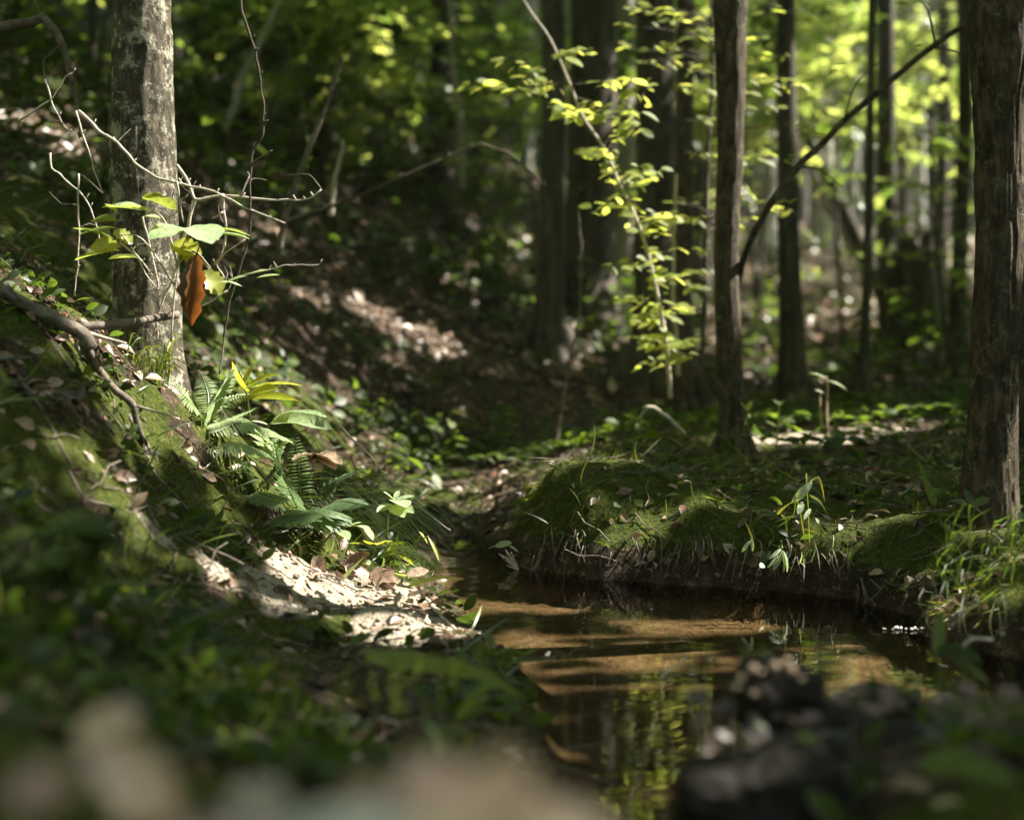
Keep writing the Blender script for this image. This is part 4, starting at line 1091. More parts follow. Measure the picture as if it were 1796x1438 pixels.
broadplant('seedling', 'low plant with pale leaves arching over the sandy shelf', 'seedling', [[(555, 965, 3.1), (590, 930, 3.1), (625, 922, 3.1), (650, 935, 3.1)]],
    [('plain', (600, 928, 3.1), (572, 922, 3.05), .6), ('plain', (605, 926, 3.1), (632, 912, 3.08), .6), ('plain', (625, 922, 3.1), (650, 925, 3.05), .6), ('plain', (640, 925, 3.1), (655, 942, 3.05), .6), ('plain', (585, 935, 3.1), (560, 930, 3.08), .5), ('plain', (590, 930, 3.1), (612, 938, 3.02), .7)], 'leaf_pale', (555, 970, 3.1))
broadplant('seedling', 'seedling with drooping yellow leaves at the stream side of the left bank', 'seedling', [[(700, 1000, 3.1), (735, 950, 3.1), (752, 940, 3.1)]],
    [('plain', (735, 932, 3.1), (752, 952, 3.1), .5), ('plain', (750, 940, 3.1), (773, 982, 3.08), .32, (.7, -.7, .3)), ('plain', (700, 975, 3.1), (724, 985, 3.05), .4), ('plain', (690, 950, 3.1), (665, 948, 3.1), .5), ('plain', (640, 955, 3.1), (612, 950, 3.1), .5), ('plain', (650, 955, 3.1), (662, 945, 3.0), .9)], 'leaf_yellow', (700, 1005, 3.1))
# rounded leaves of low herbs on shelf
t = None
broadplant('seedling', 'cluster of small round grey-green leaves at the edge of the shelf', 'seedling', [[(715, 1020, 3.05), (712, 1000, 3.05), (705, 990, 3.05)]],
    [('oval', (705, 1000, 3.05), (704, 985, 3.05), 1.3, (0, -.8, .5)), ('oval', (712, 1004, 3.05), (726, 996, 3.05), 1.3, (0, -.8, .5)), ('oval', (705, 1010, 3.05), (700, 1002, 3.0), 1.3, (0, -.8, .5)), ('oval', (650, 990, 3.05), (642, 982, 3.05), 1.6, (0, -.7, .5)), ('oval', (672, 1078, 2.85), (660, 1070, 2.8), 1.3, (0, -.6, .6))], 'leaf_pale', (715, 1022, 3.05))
def grass_clump(label, items, mat='grass', base=None, name='grass_clump', cat='grass', rnd=None, wid=4):
    t = thing(name, P(*base), label, cat); mb = MB()
    for s in items:
        blades(mb, s[0], s[1] if len(s) > 1 else wid, rnd if rnd is not None else random.uniform(.3, 1))
        if len(items) < 5: mb.build('blade', M[mat], t); mb = MB()
    if len(items) >= 5: mb.build('blades', M[mat], t)
    return t
random.seed(3)
its = []
for k in range(34):
    x = 245 + random.uniform(-30, 60); y = 665 + random.uniform(-10, 30); dx = random.uniform(-60, 90); h = random.uniform(25, 75)
    its.append(([(x, y, 3.1), (x + dx * .4, y - h, 3.1), (x + dx, y - h * random.uniform(.3, .9), 3.05)], random.uniform(2, 4)))
grass_clump('tuft of arching grass at the foot of the grey tree', its, base=(260, 680, 3.1))
its = []
for k in range(60):
    x = 560 + random.uniform(-40, 90); y = 850 + random.uniform(-30, 70)
    its.append(([(x, y, 3.3), (x + random.uniform(60, 90), y + random.uniform(0, 40), 3.25), (x + random.uniform(130, 190), y + random.uniform(80, 130), 3.2)], 1.6))
grass_clump('fine grass hanging in long strands over the water beside the ferns', its, base=(600, 880, 3.3), rnd=.25)
its = []
for k in range(34):
    x = 690 + random.uniform(-15, 15); y = 960 + random.uniform(-8, 14)
    its.append(([(x, y, 3.1), (x + random.uniform(10, 40), y + random.uniform(0, 20), 3.08), (x + random.uniform(40, 110), y + random.uniform(40, 85), 3.05)], 1.3))
grass_clump('wiry pale grass fan at the tip of the left bank', its, base=(690, 970, 3.1), rnd=1.0)
grass_clump('single upright yellow blade on the sandy shelf', [([(527, 1000, 3.05), (527, 970, 3.05), (523, 940, 3.05)], 6)], 'leaf_yellow', (527, 1003, 3.05), 'grass_tuft')
grass_clump('single bright grass blade lying out toward the water', [([(715, 1028, 3.0), (745, 1018, 3.0), (785, 1012, 3.0), (815, 1018, 3.0)], 7)], 'leaf_spring', (715, 1030, 3.0), 'grass_tuft')
grass_clump('pale diagonal blade above the sunlit sand', [([(590, 1030, 2.95), (610, 1005, 2.95), (640, 975, 2.95)], 8), ([(620, 1020, 2.95), (640, 1040, 2.95), (650, 1060, 2.95)], 8), ([(430, 985, 3.0), (450, 960, 3.0), (500, 985, 3.0)], 3)], 'leaf_pale', (590, 1035, 2.95), 'grass_tuft')
def sprig():
    D = 3.12
    t = thing('grass_sprig', P(1405, 960, D), 'sunlit sprig of broad-bladed grass on the far mossy bank', 'grass')
    mb = MB(); wire(mb, [(1420, 958, D), (1418, 900, D), (1414, 830, D)], 1, .8, 5, 4); wire(mb, [(1412, 950, D), (1404, 900, D), (1400, 872, D), (1424, 842, D)], 1, .8, 5, 4); wire(mb, [(1362, 925, D), (1390, 905, D), (1395, 880, D)], 1, .8, 5, 4); mb.build('stem', M['leaf_spring'], t)
    y = MB()
    for s in ([(1424, 842), (1436, 838), (1443, 860), (1446, 880)], [(1363, 902), (1375, 890), (1392, 878)], [(1420, 868), (1438, 880), (1452, 903)], [(1370, 903), (1376, 908), (1382, 920)], [(1395, 905), (1380, 908), (1366, 912)]):
        blades(y, [(a, b, D) for a, b in s], 5, .8)
    y.build('yellow_blades', M['leaf_yellow'], t)
    p = MB(); lf(p, 'narrow', (1424, 845, D), (1392, 880, D - .02), 1.5, (.7, -.4, .8)); lf(p, 'plain', (1408, 880, D), (1400, 900, D - .02), .9, (0, -.7, .7)); lf(p, 'plain', (1422, 892, D), (1410, 910, D - .02), .6, (0, -.7, .7))
    lf(p, 'plain', (1430, 908, D), (1438, 918, D), 1, (0, -.6, .7)); lf(p, 'plain', (1395, 912, D), (1402, 918, D), 1, (0, -.6, .7))
    p.build('pale_blades', M['leaf_pale'], t)
    t = thing('grass_sprig', P(1372, 960, D), 'white-lit grass leaves drooping down the face of the far bank', 'grass')
    mb = MB(); wire(mb, [(1370, 948, D), (1372, 962, D - .05)], 1.2, 1, 5, 3); mb.build('stem', M['grass'], t)
    p = MB()
    for b_, tp in (((1372, 965), (1382, 1002)), ((1372, 965), (1364, 1000)), ((1370, 962), (1352, 978)), ((1365, 975), (1350, 994)), ((1374, 966), (1388, 1000)), ((1400, 990), (1413, 968)), ((1400, 985), (1414, 990)), ((1340, 990), (1334, 993))):
        lf(p, 'narrow' if b_[0] != 1340 else 'oval', (b_[0], b_[1], D - .06), (tp[0], tp[1], D - .08), 1.2, (.8, -.5, .7))
    p.build('blades', M['leaf_pale'], t)
    t = thing('grass_sprig', P(1316, 940, D), 'small two-leaved grass shoot left of the sunlit sprig', 'grass')
    mb = MB(); blades(mb, [(1320, 945, D), (1312, 925, D), (1306, 914, D)], 4, .9); mb.build('yellow_blade', M['leaf_yellow'], t)
    p = MB(); lf(p, 'narrow', (1318, 942, D - .03), (1321, 966, D - .04), 1.3, (0, -.8, .6)); lf(p, 'narrow', (1316, 948, D - .03), (1301, 966, D - .04), 1.3, (0, -.8, .6)); p.build('pale_blades', M['leaf_pale'], t)
sprig()
grass_clump('upright pointed green blade before the furrowed tree', [([(1640, 885, 2.95), (1626, 850, 2.95), (1608, 800, 2.95)], 15)], 'leaf_herb', (1640, 890, 2.95), 'grass_tuft', rnd=1.0)
broadplant('seedling', 'three-leaved green seedling at the foot of the furrowed tree', 'seedling', [[(1706, 912, 2.85), (1708, 895, 2.85), (1706, 886, 2.85)]],
    [('plain', (1706, 886, 2.85), (1668, 875, 2.84), .8, (0, -.5, .8)), ('plain', (1706, 886, 2.85), (1692, 856, 2.86), .9, (0, -.9, .4)), ('plain', (1706, 886, 2.85), (1735, 872, 2.84), 1.1, (0, -.7, .6))], 'leaf_herb', (1706, 914, 2.85))
broadplant('seedling', 'bare dying seedling with spotted stem standing on the sunlit sand', 'seedling', [[(1452, 775, 4.75), (1450, 720, 4.75), (1452, 680, 4.75), (1448, 660, 4.75)], [(1448, 770, 4.75), (1440, 735, 4.75), (1438, 690, 4.75)]],
    [('narrow', (1450, 665, 4.75), (1424, 648, 4.75), 1.2), ('narrow', (1452, 668, 4.75), (1488, 676, 4.75), 1.2), ('plain', (1445, 690, 4.75), (1430, 682, 4.75), .8), ('plain', (1452, 740, 4.75), (1462, 728, 4.75), .8), ('plain', (1447, 755, 4.75), (1460, 772, 4.75), .8)], 'leaf_pale', (1452, 780, 4.8), 'stone')
broadplant('seedling', 'short green shoot left of the dying seedling on the sand', 'seedling', [[(1362, 780, 4.7), (1365, 740, 4.7), (1366, 705, 4.7)]],
    [('plain', (1366, 712, 4.7), (1358, 700, 4.7), .9), ('plain', (1366, 712, 4.7), (1374, 702, 4.7), .9), ('narrow', (1363, 750, 4.7), (1346, 735, 4.7), 1), ('narrow', (1363, 750, 4.7), (1382, 730, 4.7), 1), ('narrow', (1362, 775, 4.7), (1382, 755, 4.7), 1)], 'leaf_spring', (1362, 782, 4.75))
broadplant('seedling', 'small shoot just right of the slim brown tree foot', 'seedling', [[(1312, 760, 4.5), (1310, 720, 4.5)]], [('plain', (1310, 722, 4.5), (1300, 704, 4.5), .9), ('plain', (1310, 722, 4.5), (1318, 702, 4.5), .9)], 'leaf_spring', (1312, 765, 4.55))
random.seed(13)
# grass on the right bank
its = []
for k in range(50):
    x = 1700 + random.uniform(-40, 100); y = 960 + random.uniform(-30, 90); D = 2.55
    its.append(([(x, y, D), (x + random.uniform(-20, 20), y - random.uniform(20, 50), D), (x + random.uniform(-50, 60), y - random.uniform(10, 70), D - .03)], random.uniform(2, 5)))
for k in range(12):
    x = 1640 + random.uniform(-20, 150); y = 1010 + random.uniform(-10, 50); D = 2.45
    its.append(([(x, y, D), (x + random.uniform(-15, 15), y + random.uniform(20, 60), D - .03), (x + random.uniform(-30, 30), y + random.uniform(70, 120), D - .05)], random.uniform(1.2, 2.2)))
grass_clump('mixed grass growing and trailing on the bank below the furrowed tree', its, 'leaf_herb', base=(1710, 1000, 2.55))
its = []
for k in range(24):
    x = random.uniform(930, 1600) ; D = 3.22 if x < 1400 else 3.12; y0 = 935 + random.uniform(-5, 40)
    its.append(([(x, y0, D), (x + random.uniform(-6, 10), y0 + random.uniform(25, 50), D - .06), (x + random.uniform(-25, 15), y0 + random.uniform(60, 105), D - .05)], random.uniform(1.2, 2.2)))
g_ = grass_clump('thin rootlets and dry grass trailing down the dark cut face of the far bank', its, 'twig_dark', (1250, 960, 3.2), 'hanging_roots', 'roots')

# dry plant remains on the shelf
mb = MB(); random.seed(8)
for k in range(46):
    x = 650 + random.gauss(0, 45); y = 1035 + random.gauss(0, 30); L = random.uniform(15, 42); a = random.uniform(0, 6.28); D = 2.95 - (y - 1035) * .002
    lf(mb, random.choice(('plain', 'narrow', 'broad')), (x, y, D), (x + L * math.cos(a), y + L * math.sin(a) * .6 - 8, D + random.uniform(-.03, .03)), 1, (random.uniform(-.8, .8), -.8, random.uniform(.2, 1)), random.uniform(.45, .9))
tag(mb.build('dry_plant_litter', M['dead_leaf']), 'heap of withered stems and dry leaves on the tip of the sandy shelf', 'dry leaves')
mb = MB()
for k in range(9):
    a = k * .7; lf(mb, 'broad', (555, 800, 3.4), (555 + 45 * math.cos(a), 805 + 16 * math.sin(a), 3.35), .7, (math.cos(a) * .5, -.6, .8), random.uniform(.75, .92))
tag(mb.build('curled_dead_leaves', M['tan_leaf']), 'curled tan dead leaves catching the sun behind the ferns', 'dead leaves')

# floating debris
def floaters():
    t = thing('floating_debris', P(930, 1000, 3.3), 'forked stick with a fan of fine roots floating near the far bank', 'driftwood')
    mb = MB(); D = 3.42
    wire(mb, [(905, 1008, D), (935, 1000, D), (945, 985, D), (952, 962, D)], 4, 5, 8, 4, .2); wire(mb, [(930, 998, D), (980, 998, D), (1035, 999, D)], 3, 2.5, 8, 5, .1)
    mb.build('stick', M['branch'], t)
    r = MB(); random.seed(2)
    for k in range(16):
        a = random.uniform(-2.8, -2.0); L = random.uniform(20, 42)
        wire(r, [(910, 1000, D), (910 + L * .6 * math.cos(a) + random.uniform(-4, 4), 1000 + L * .6 * math.sin(a), D), (910 + L * math.cos(a) + random.uniform(-6, 6), 1000 + L * math.sin(a), D)], .9, .5, 4, 3)
    for k in range(16):
        x = 1030 + random.uniform(-14, 18); wire(r, [(1028, 998, D), ((1028 + x) / 2, 990, D), (x, 998 - random.uniform(2, 32), D)], 1.2, .7, 4, 3)
    r.build('rootlets', M['twig_pale'], t)
    mb = MB(); lf(mb, 'plain', (868, 958, 3.5), (896, 950, 3.48), .8, (0, -.8, .6)); lf(mb, 'narrow', (892, 956, 3.5), (908, 964, 3.48), 1, (0, -.7, .7)); lf(mb, 'narrow', (875, 957, 3.5), (856, 958, 3.5), 1)
    tag(mb.build('fallen_leaf', M['leaf_pale']), 'bright pale leaf caught on a twig just above the water', 'leaf')
    mb = MB(); random.seed(4)
    for k in range(14):
        x = 1552 + k * 5.4 + random.uniform(-6, 6); q = P(x, 1107 + random.uniform(-3, 3), 2.70); q[2] = .002; q[1] += random.uniform(-.012, .012)
        r = random.choice((.0015, .002, .003, .0045)) * random.uniform(.7, 1.2); v, f = tube([q - [r, 0, 0], q - [r * .5, 0, -r * .4], q + [r * .5, 0, r * .4], q + [r, 0, 0]], [r * .3, r, r, r * .3], 7, 2); mb.add(v, f, .5)
    tag(mb.build('foam', M['foam']), 'row of white foam bubbles floating at the right side of the stream', 'foam')
    for px, py, lab in ((960, 1155, 'tiny white floating petal in the middle of the stream'), (1245, 1165, 'tiny pale petal floating right of mid-stream')):
        D = .55 * FPX / (py - 600); q = P(px, py, D); q[2] = .002; mb = MB()
        V, F = LT['oval']; mb.add(V * .014 + q, F.tolist(), .5); mb.add(V * .010 * np.array([1, 1, 1]) + q + [.003, .004, .003], F.tolist(), .5)
        tag(mb.build('floating_petal', M['foam']), lab, 'petal')
    simple_stem('sunken_stick', 'thin pale stick leaning out of the shallow water at mid-stream', 'stick', [(1150, 1195, 2.3), (1175, 1175, 2.35), (1205, 1150, 2.4)], 2, 1.5, 'twig_pale')
    simple_stem('curled_stick', 'pale curled dead stem arching over the water at the right', 'stick', [(1692, 1155, 2.05), (1688, 1135, 2.05), (1705, 1120, 2.05), (1740, 1122, 2.05)], 5, 3, 'twig_pale')
    simple_stem('leaning_twig', 'thin brown twig dipping from the shelf tip into the stream', 'twig', [(770, 1085, 2.85), (800, 1108, 2.75), (845, 1140, 2.6)], 3, 2, 'twig_pale')
floaters()

# --- out-of-focus foreground
def clod():
    """dark leafy clod at the lower right"""
    t = thing('mud_clod', P(1360, 1300, 1.5), 'dark clod of mud and wet leaves close to the camera at the lower right', 'mud clod')
    random.seed(9)
    for (cx, cy, D, rx, rz) in ((1345, 1225, 1.5, .036, .042), (1385, 1225, 1.5, .034, .036), (1430, 1290, 1.5, .06, .04), (1520, 1350, 1.45, .08, .05), (1340, 1400, 1.35, .08, .05), (1600, 1290, 1.5, .03, .025), (1560, 1240, 1.55, .025, .02), (1440, 1330, 1.5, .04, .03)):
        c = P(cx, cy, D); n = 40; V = []; F = []
        for i in range(n + 1):
            for j in range(2 * n):
                th = math.pi * i / n; ph = math.pi * j / n
                d = np.array([math.sin(th) * math.cos(ph), math.sin(th) * math.sin(ph), math.cos(th)])
                V.append(c + d * np.array([rx, rx * .8, rz]))
        V = np.array(V); d = nrm(V - c); V = V + d * ((fbm(V * 34, 5, 5) - .5) * .06)[:, None]
        for i in range(n):
            for j in range(2 * n): F.append((i * 2 * n + j, (i + 1) * 2 * n + j, (i + 1) * 2 * n + (j + 1) % (2 * n), i * 2 * n + (j + 1) % (2 * n)))
        mesh_obj('lump', V, F, M['mud'], parent=t, rnd=[.5] * len(V))
    lm = MB()
    for k in range(260):
        x = random.uniform(1230, 1780); y = random.uniform(1210, 1440) ; D = 1.42 + (1330 - y) * .0008; a = random.uniform(0, 6.28); L = random.uniform(18, 50)
        lf(lm, random.choice(('plain', 'oval', 'broad')), (x, y, D), (x + L * math.cos(a), y + L * .5 * math.sin(a), D), 1, (random.uniform(-.6, .6), -.6, .7), random.uniform(0, .45))
    lm.build('leaves', M['dead_leaf'], t)
    for (x, y) in ((1300, 1188), (1320, 1172), (1335, 1178), (1292, 1205), (1360, 1168), (1380, 1160), (1388, 1175), (1322, 1217), (1405, 1190), (1462, 1215), (1640, 1225)):
        q = P(x, y, 1.47); r = random.uniform(.0025, .005); v, f = tube([q - [r, 0, 0], q, q + [r, 0, r * .3]], [r * .5, r * 1.1, r * .5], 7, 3)
        MB().add(v, f, .5).build('pebble', M['stone'], t)
clod()
broadplant('broadleaf_plant', 'large blurred oval green leaf in the lower right corner', 'plant', [[(1600, 1400, 1.2), (1610, 1360, 1.2)]],
    [('broad', (1610, 1345, 1.2), (1775, 1350, 1.15), .62, (0, -.45, .9)), ('plain', (1620, 1330, 1.25), (1700, 1310, 1.25), .7)], 'leaf_herb', (1600, 1430, 1.2))
broadplant('broadleaf_plant', 'blurred green leaves low over the water left of the curled pale stem', 'plant', [[(1640, 1250, 1.8), (1650, 1190, 1.85), (1640, 1130, 1.9)]],
    [('broad', (1640, 1135, 1.9), (1720, 1150, 1.85), .7), ('plain', (1640, 1140, 1.9), (1740, 1190, 1.85), .7), ('narrow', (1640, 1160, 1.9), (1655, 1060, 1.95), 1)], 'leaf_herb', (1640, 1255, 1.8))
random.seed(17)
its = []
for (x, y, n) in ((60, 1000, 6), (30, 1080, 5), (150, 960, 5), (90, 900, 4), (20, 1250, 3)):
    for k in range(n):
        its.append(('plain', (x + random.uniform(-40, 40), y + random.uniform(-30, 30), 1.55), (x + random.uniform(-90, 110), y + random.uniform(-40, 60), 1.5), .8, (random.uniform(-.4, .4), -.5, .8)))
broadplant('broadleaf_plant', 'blurred dark green leafy plant at the lower left edge', 'plant', [[(40, 1150, 1.55), (60, 1050, 1.55), (60, 950, 1.55)], [(40, 1150, 1.55), (120, 1050, 1.5), (150, 960, 1.5)]], its, 'leaf_herb', (40, 1160, 1.55))
grass_clump('broad blurred green blade arching over the near bank toward the water', [([(640, 1150, 1.75), (760, 1165, 1.75), (850, 1185, 1.72), (925, 1230, 1.7)], 34), ([(800, 1260, 1.7), (860, 1200, 1.7), (915, 1215, 1.7)], 20)], 'leaf_spring', (640, 1180, 1.75), 'grass_tuft', rnd=.05)
grass_clump('blurred pale grass blade standing near the bottom centre', [([(770, 1320, 1.35), (765, 1285, 1.35), (740, 1268, 1.35)], 16)], 'leaf_pale', (770, 1330, 1.35), 'grass_tuft', rnd=.0)
its = []
for k in range(70):
    x = random.uniform(20, 900); y = 1290 - abs(x - 450) * .15 + random.uniform(-120, 60); D = 1.5
    its.append(([(x, y + 40, D), (x + random.uniform(-30, 30), y, D), (x + random.uniform(-70, 70), y - random.uniform(5, 40), D)], random.uniform(3, 9)))
grass_clump('blurred low grass and stems across the shaded near bank', its, base=(450, 1300, 1.5))
def bigleaf(label, name, mat, pts, D, w=.9, nh=(0, -.5, .8), kind='broad', cat='dead leaf'):
    mb = MB()
    for a, b in pts: lf(mb, kind, (*a, D), (*b, D), w, nh, .6)
    tag(mb.build(name, M[mat]), label, cat)
def rock(px, py, D, rx, ry, rz, label, mat='stone', seed=1):
    c = P(px, py, D); n = 24; V = []; F = []
    for i in range(n + 1):
        for j in range(2 * n):
            th = math.pi * i / n; ph = math.pi * j / n
            V.append(c + np.array([math.sin(th) * math.cos(ph) * rx, math.sin(th) * math.sin(ph) * ry, math.cos(th) * rz]))
    V = np.array(V); d = nrm(V - c); V = V + d * ((fbm(V * 25 + seed, 4, seed) - .5) * .5 * min(rx, rz))[:, None]
    for i in range(n):
        for j in range(2 * n): F.append((i * 2 * n + j, (i + 1) * 2 * n + j, (i + 1) * 2 * n + (j + 1) % (2 * n), i * 2 * n + (j + 1) % (2 * n)))
    tag(mesh_obj('stone', V, F, M[mat], tuple(c - np.array([0, 0, rz])), None, [.5] * len(V)), label, 'stone')
rock(880, 1490, .52, .045, .03, .020, 'blurred pinkish stone at the bottom centre', seed=3)
rock(640, 1500, .52, .035, .03, .018, 'blurred grey-beige stone left of the pinkish one at the bottom edge', 'stone_grey', seed=5)
random.seed(23)
for (x, y, L, a, m, lab) in ((590, 1370, 150, .3, 'tan_leaf', 'blurred beige dead leaf left of the pinkish stone at the bottom'), (690, 1350, 200, -.15, 'tan_leaf', 'broad blurred tan dead leaf over the pinkish stone at the bottom'), (830, 1320, 180, .25, 'tan_leaf', 'blurred peach-brown dead leaf highest in the bottom-centre pile'),
                           (420, 1400, 120, -.6, 'pale_dead', 'blurred greyish dead leaf at the bottom between the two tan piles'), (330, 1440, 140, .1, 'pale_dead', 'blurred pale grey dead leaf touching the bottom edge at the left'), (20, 1370, 160, -.5, 'brown_dead', 'blurred brown dead leaf in the bottom left corner'), (520, 1440, 120, .5, 'brown_dead', 'blurred brown dead leaf low at the bottom left of centre'), (960, 1380, 140, .5, 'brown_dead', 'blurred brown dead leaf at the right end of the bottom pile')):
    y += 45; mb = MB(); d0 = random.uniform(.46, .56); L *= .8
    lf(mb, 'lobed', (x, y, d0), (x + L * math.cos(a), y + L * math.sin(a) , d0 + .02), random.uniform(.8, 1.1), (random.uniform(-.4, .4), -.7, .7), random.random())
    tag(mb.build('dead_leaf', M[m]), lab, 'dead leaf', 'blurred dead leaves at the bottom edge')
bigleaf('blurred tan dead leaf slanting down at the lower left', 'dead_leaf', 'tan_leaf', [((150, 1300), (320, 1430))], .62, .75, (.35, -.75, .55))
bigleaf('blurred pinkish dead leaf lying just above the slanting tan leaf', 'dead_leaf', 'tan_leaf', [((130, 1300), (240, 1240))], .75, .9, (.1, -.5, .8))
bigleaf('blurred pale dead leaf at the very bottom left edge', 'dead_leaf', 'tan_leaf', [((190, 1435), (320, 1415))], .66, .6, (.0, -.4, .9))

SUN_STREAK = [(G(px, py, lo), rx) for px, py, lo, rx in ((30, 215, 3.8, .3), (90, 235, 3.8, .3), (140, 268, 3.8, .25), (620, 535, 4.6, .22), (670, 560, 4.6, .28), (720, 585, 4.6, .3), (780, 605, 4.6, .25), (850, 400, 7, .5), (910, 440, 7, .5), (1030, 620, 5, .3), (1060, 660, 5, .3), (960, 640, 5, .25), (1240, 590, 7, .4), (1470, 520, 8, .8), (1480, 555, 8, .7), (1350, 560, 7, .4), (1300, 405, 12, 1.6), (1430, 400, 12, 1.8), (1540, 398, 12, 1.6), (1680, 402, 12, 1.6))]  # spots where pale leaves paint sunlit ground
def sun_streaks(x, y):
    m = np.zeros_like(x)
    for c, r in SUN_STREAK: m = np.maximum(m, np.exp(-((x - c[0]) / (r * .7)) ** 2 - ((y - c[1]) / r) ** 2))
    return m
# ------------------------------------------------------------------ forest herbs on the slopes (copies)
random.seed(41)
def herb_proto(k):
    t = thing('forest_herb', (0, 0, 0), 'blurred low leafy herb on the shaded slope', 'herb', 'low leafy herbs on the shaded slopes')
    st = MB(); lm = MB()
    for s in range(4):
        a = random.uniform(0, 6.28); e = np.array([math.cos(a) * .12, math.sin(a) * .12, random.uniform(.14, .3)])
        v, f = tube([np.zeros(3), e * .6 + [0, 0, .05], e], [.003, .002, .001], 5, 3); st.add(v, f, .4)
        for j in range(7):
            b = e * (.35 + .65 * j / 6); a2 = random.uniform(0, 6.28); d = np.array([math.cos(a2), math.sin(a2), random.uniform(-.4, .1)]); L = random.uniform(.05, .10)
            V, F = LT['plain']; R = frames(d[None], rnorm(1, .3))[0]; lm.add(V @ R.T * L + b, F.tolist())
    st.build('stem', M['twig_dark'], t); lm.build('leaves', M['leaf_herb'], t)
    return t
protos = [herb_proto(k) for k in range(4)]; used = set()
for k in range(230):
    D = math.exp(random.uniform(math.log(4.9), math.log(17))); x = random.uniform(-.40, .40) * D
    if k > 222: D = random.uniform(4.95, 5.6); x = random.uniform(-.55, .1)
    if shore(np.array([x]), np.array([D]))[0] < .12 or (D < 6 and x > .0 and random.random() < .5) or (x > .08 * D and D > 7 and random.random() < .65) or (D < 7.5 and x > .25) or sun_streaks(np.array([x]), np.array([D]))[0] > .35: continue
    j = k % 4; src = protos[j]
    if j in used:
        o = src.copy(); COL.objects.link(o)
        for c in list(src.children):
            d = c.copy(); COL.objects.link(d); d.parent = o
    else: o = src; used.add(j)
    s = random.uniform(.7, 1.5) * (1 + D * .03) * (.55 if D < 7.5 else 1)
    o.location = (x, D, g1(x, D) - .01); o.rotation_euler = (0, 0, random.uniform(0, 6.28)); o.scale = (s, s, s)
    if x > .08 * D:
        o['label'] = 'blurred low leafy herb on the wood floor behind the far bank'; o['group'] = 'low leafy herbs behind the far bank'

# ------------------------------------------------------------------ ground cover
def wedge(n, lo, hi, extra=.4):
    D = np.exp(rng.uniform(math.log(lo), math.log(hi), n)); X = rng.uniform(-1, 1, n) * (.38 * D + extra)
    return X, D
def place(X, D, smin=.03):
    s = shore(X, D) > smin; X = X[s]; D = D[s]
    return X, D, Hf(X, D)
def litter(name, n, lo, hi, size, mat, tpl, mask=None, kind='stuff', lab='', lift=.004, cm=1.0, tilt=.5):
    X, D = wedge(n, lo, hi); X, D, Z = place(X, D)
    if mask is not None:
        k = rng.uniform(0, 1, len(X)) < mask(X, D, Z); X, D, Z = X[k], D[k], Z[k]
    N = Nf(X, D); n = len(X)
    nh = nrm(N + rng.normal(0, tilt, (n, 3))); d = rdirs(n, .2); d = nrm(d - nh * (d * nh).sum(1, keepdims=True) + nh * .1)
    sc = size * rng.uniform(.5, 1.5, n) * np.clip(D / 6, 1, 2.2)
    W, F, R = scatter(tpl, np.stack([X, D, Z + lift], -1), frames(d, nh), sc, rng.uniform(0, 1, n) ** cm)
    o = mesh_obj(name, W, F, M[mat], rnd=R); tag(o, lab, 'ground cover', None, kind)
nomoss = lambda x, y, z: (1 - mossmask(x, y, z) * .85) * (1 - sandmask(x, y) * np.where(y > 4, .92, .78)) * (.12 + .88 * sstep(2.0, 2.6, y))
litter('leaf_litter', 36000, .9, 9, .030, 'dead_leaf', leaf_tpl(.55, 3, .2, .35), nomoss, lab='brown dead leaves covering the banks', cm=1.3)
litter('leaf_litter', 15000, 7, 32, .055, 'dead_leaf', leaf_tpl(.6, 2, .15, .3), None, lab='brown dead leaves covering the slopes and wood floor further back')
litter('low_ground_cover', 22000, 4.3, 26, .055, 'leaf_herb', leaf_tpl(.55, 3, .1, .2), lambda x, y, z: sstep(.42, .58, fbm(np.stack([x, y, z], -1) * 1.3, 3, 61)) * (1 - sandmask(x, y)) * (1 - .85 * sun_streaks(x, y)), lab='scattered small green leaves on the shaded slopes', lift=.06, tilt=.3)
litter('sunpatch_litter', 80000, 4.3, 32, .042, 'sunpatch_litter', leaf_tpl(.6, 3, .2, .3), lambda x, y, z: sun_streaks(x, y) ** 1.5, lab='dead leaves coloured pale to paint sun patches on the slopes', tilt=.6)
def mosslayer(n, lo, hi, size):
    X, D = wedge(n, lo, hi, .1); X, D, Z = place(X, D, .015)
    k = rng.uniform(0, 1, len(X)) < mossmask(X, D, Z) ** 1.2; X, D, Z = X[k], D[k], Z[k]; n = len(X)
    N = Nf(X, D); d = nrm(N * .8 + rng.normal(0, .5, (n, 3)) + np.array([0, 0, .25]))
    clump = fbm(np.stack([X, D, Z], -1) * 30, 2, 71)
    W, F, R = scatter(leaf_tpl(.22, 1, .1, .2), np.stack([X, D, Z - .002], -1), frames(d, rdirs(n, 1)), size * (.15 + 1.8 * clump ** 1.5) * rng.uniform(.6, 1.3, n), np.clip(rng.uniform(0, .9, n) * (.4 + clump), 0, 1))
    o = mesh_obj('moss', W, F, M['moss'], rnd=R); tag(o, 'dense green moss on the stream banks', 'moss', None, 'stuff')
mosslayer(190000, 1.3, 5.5, .021)

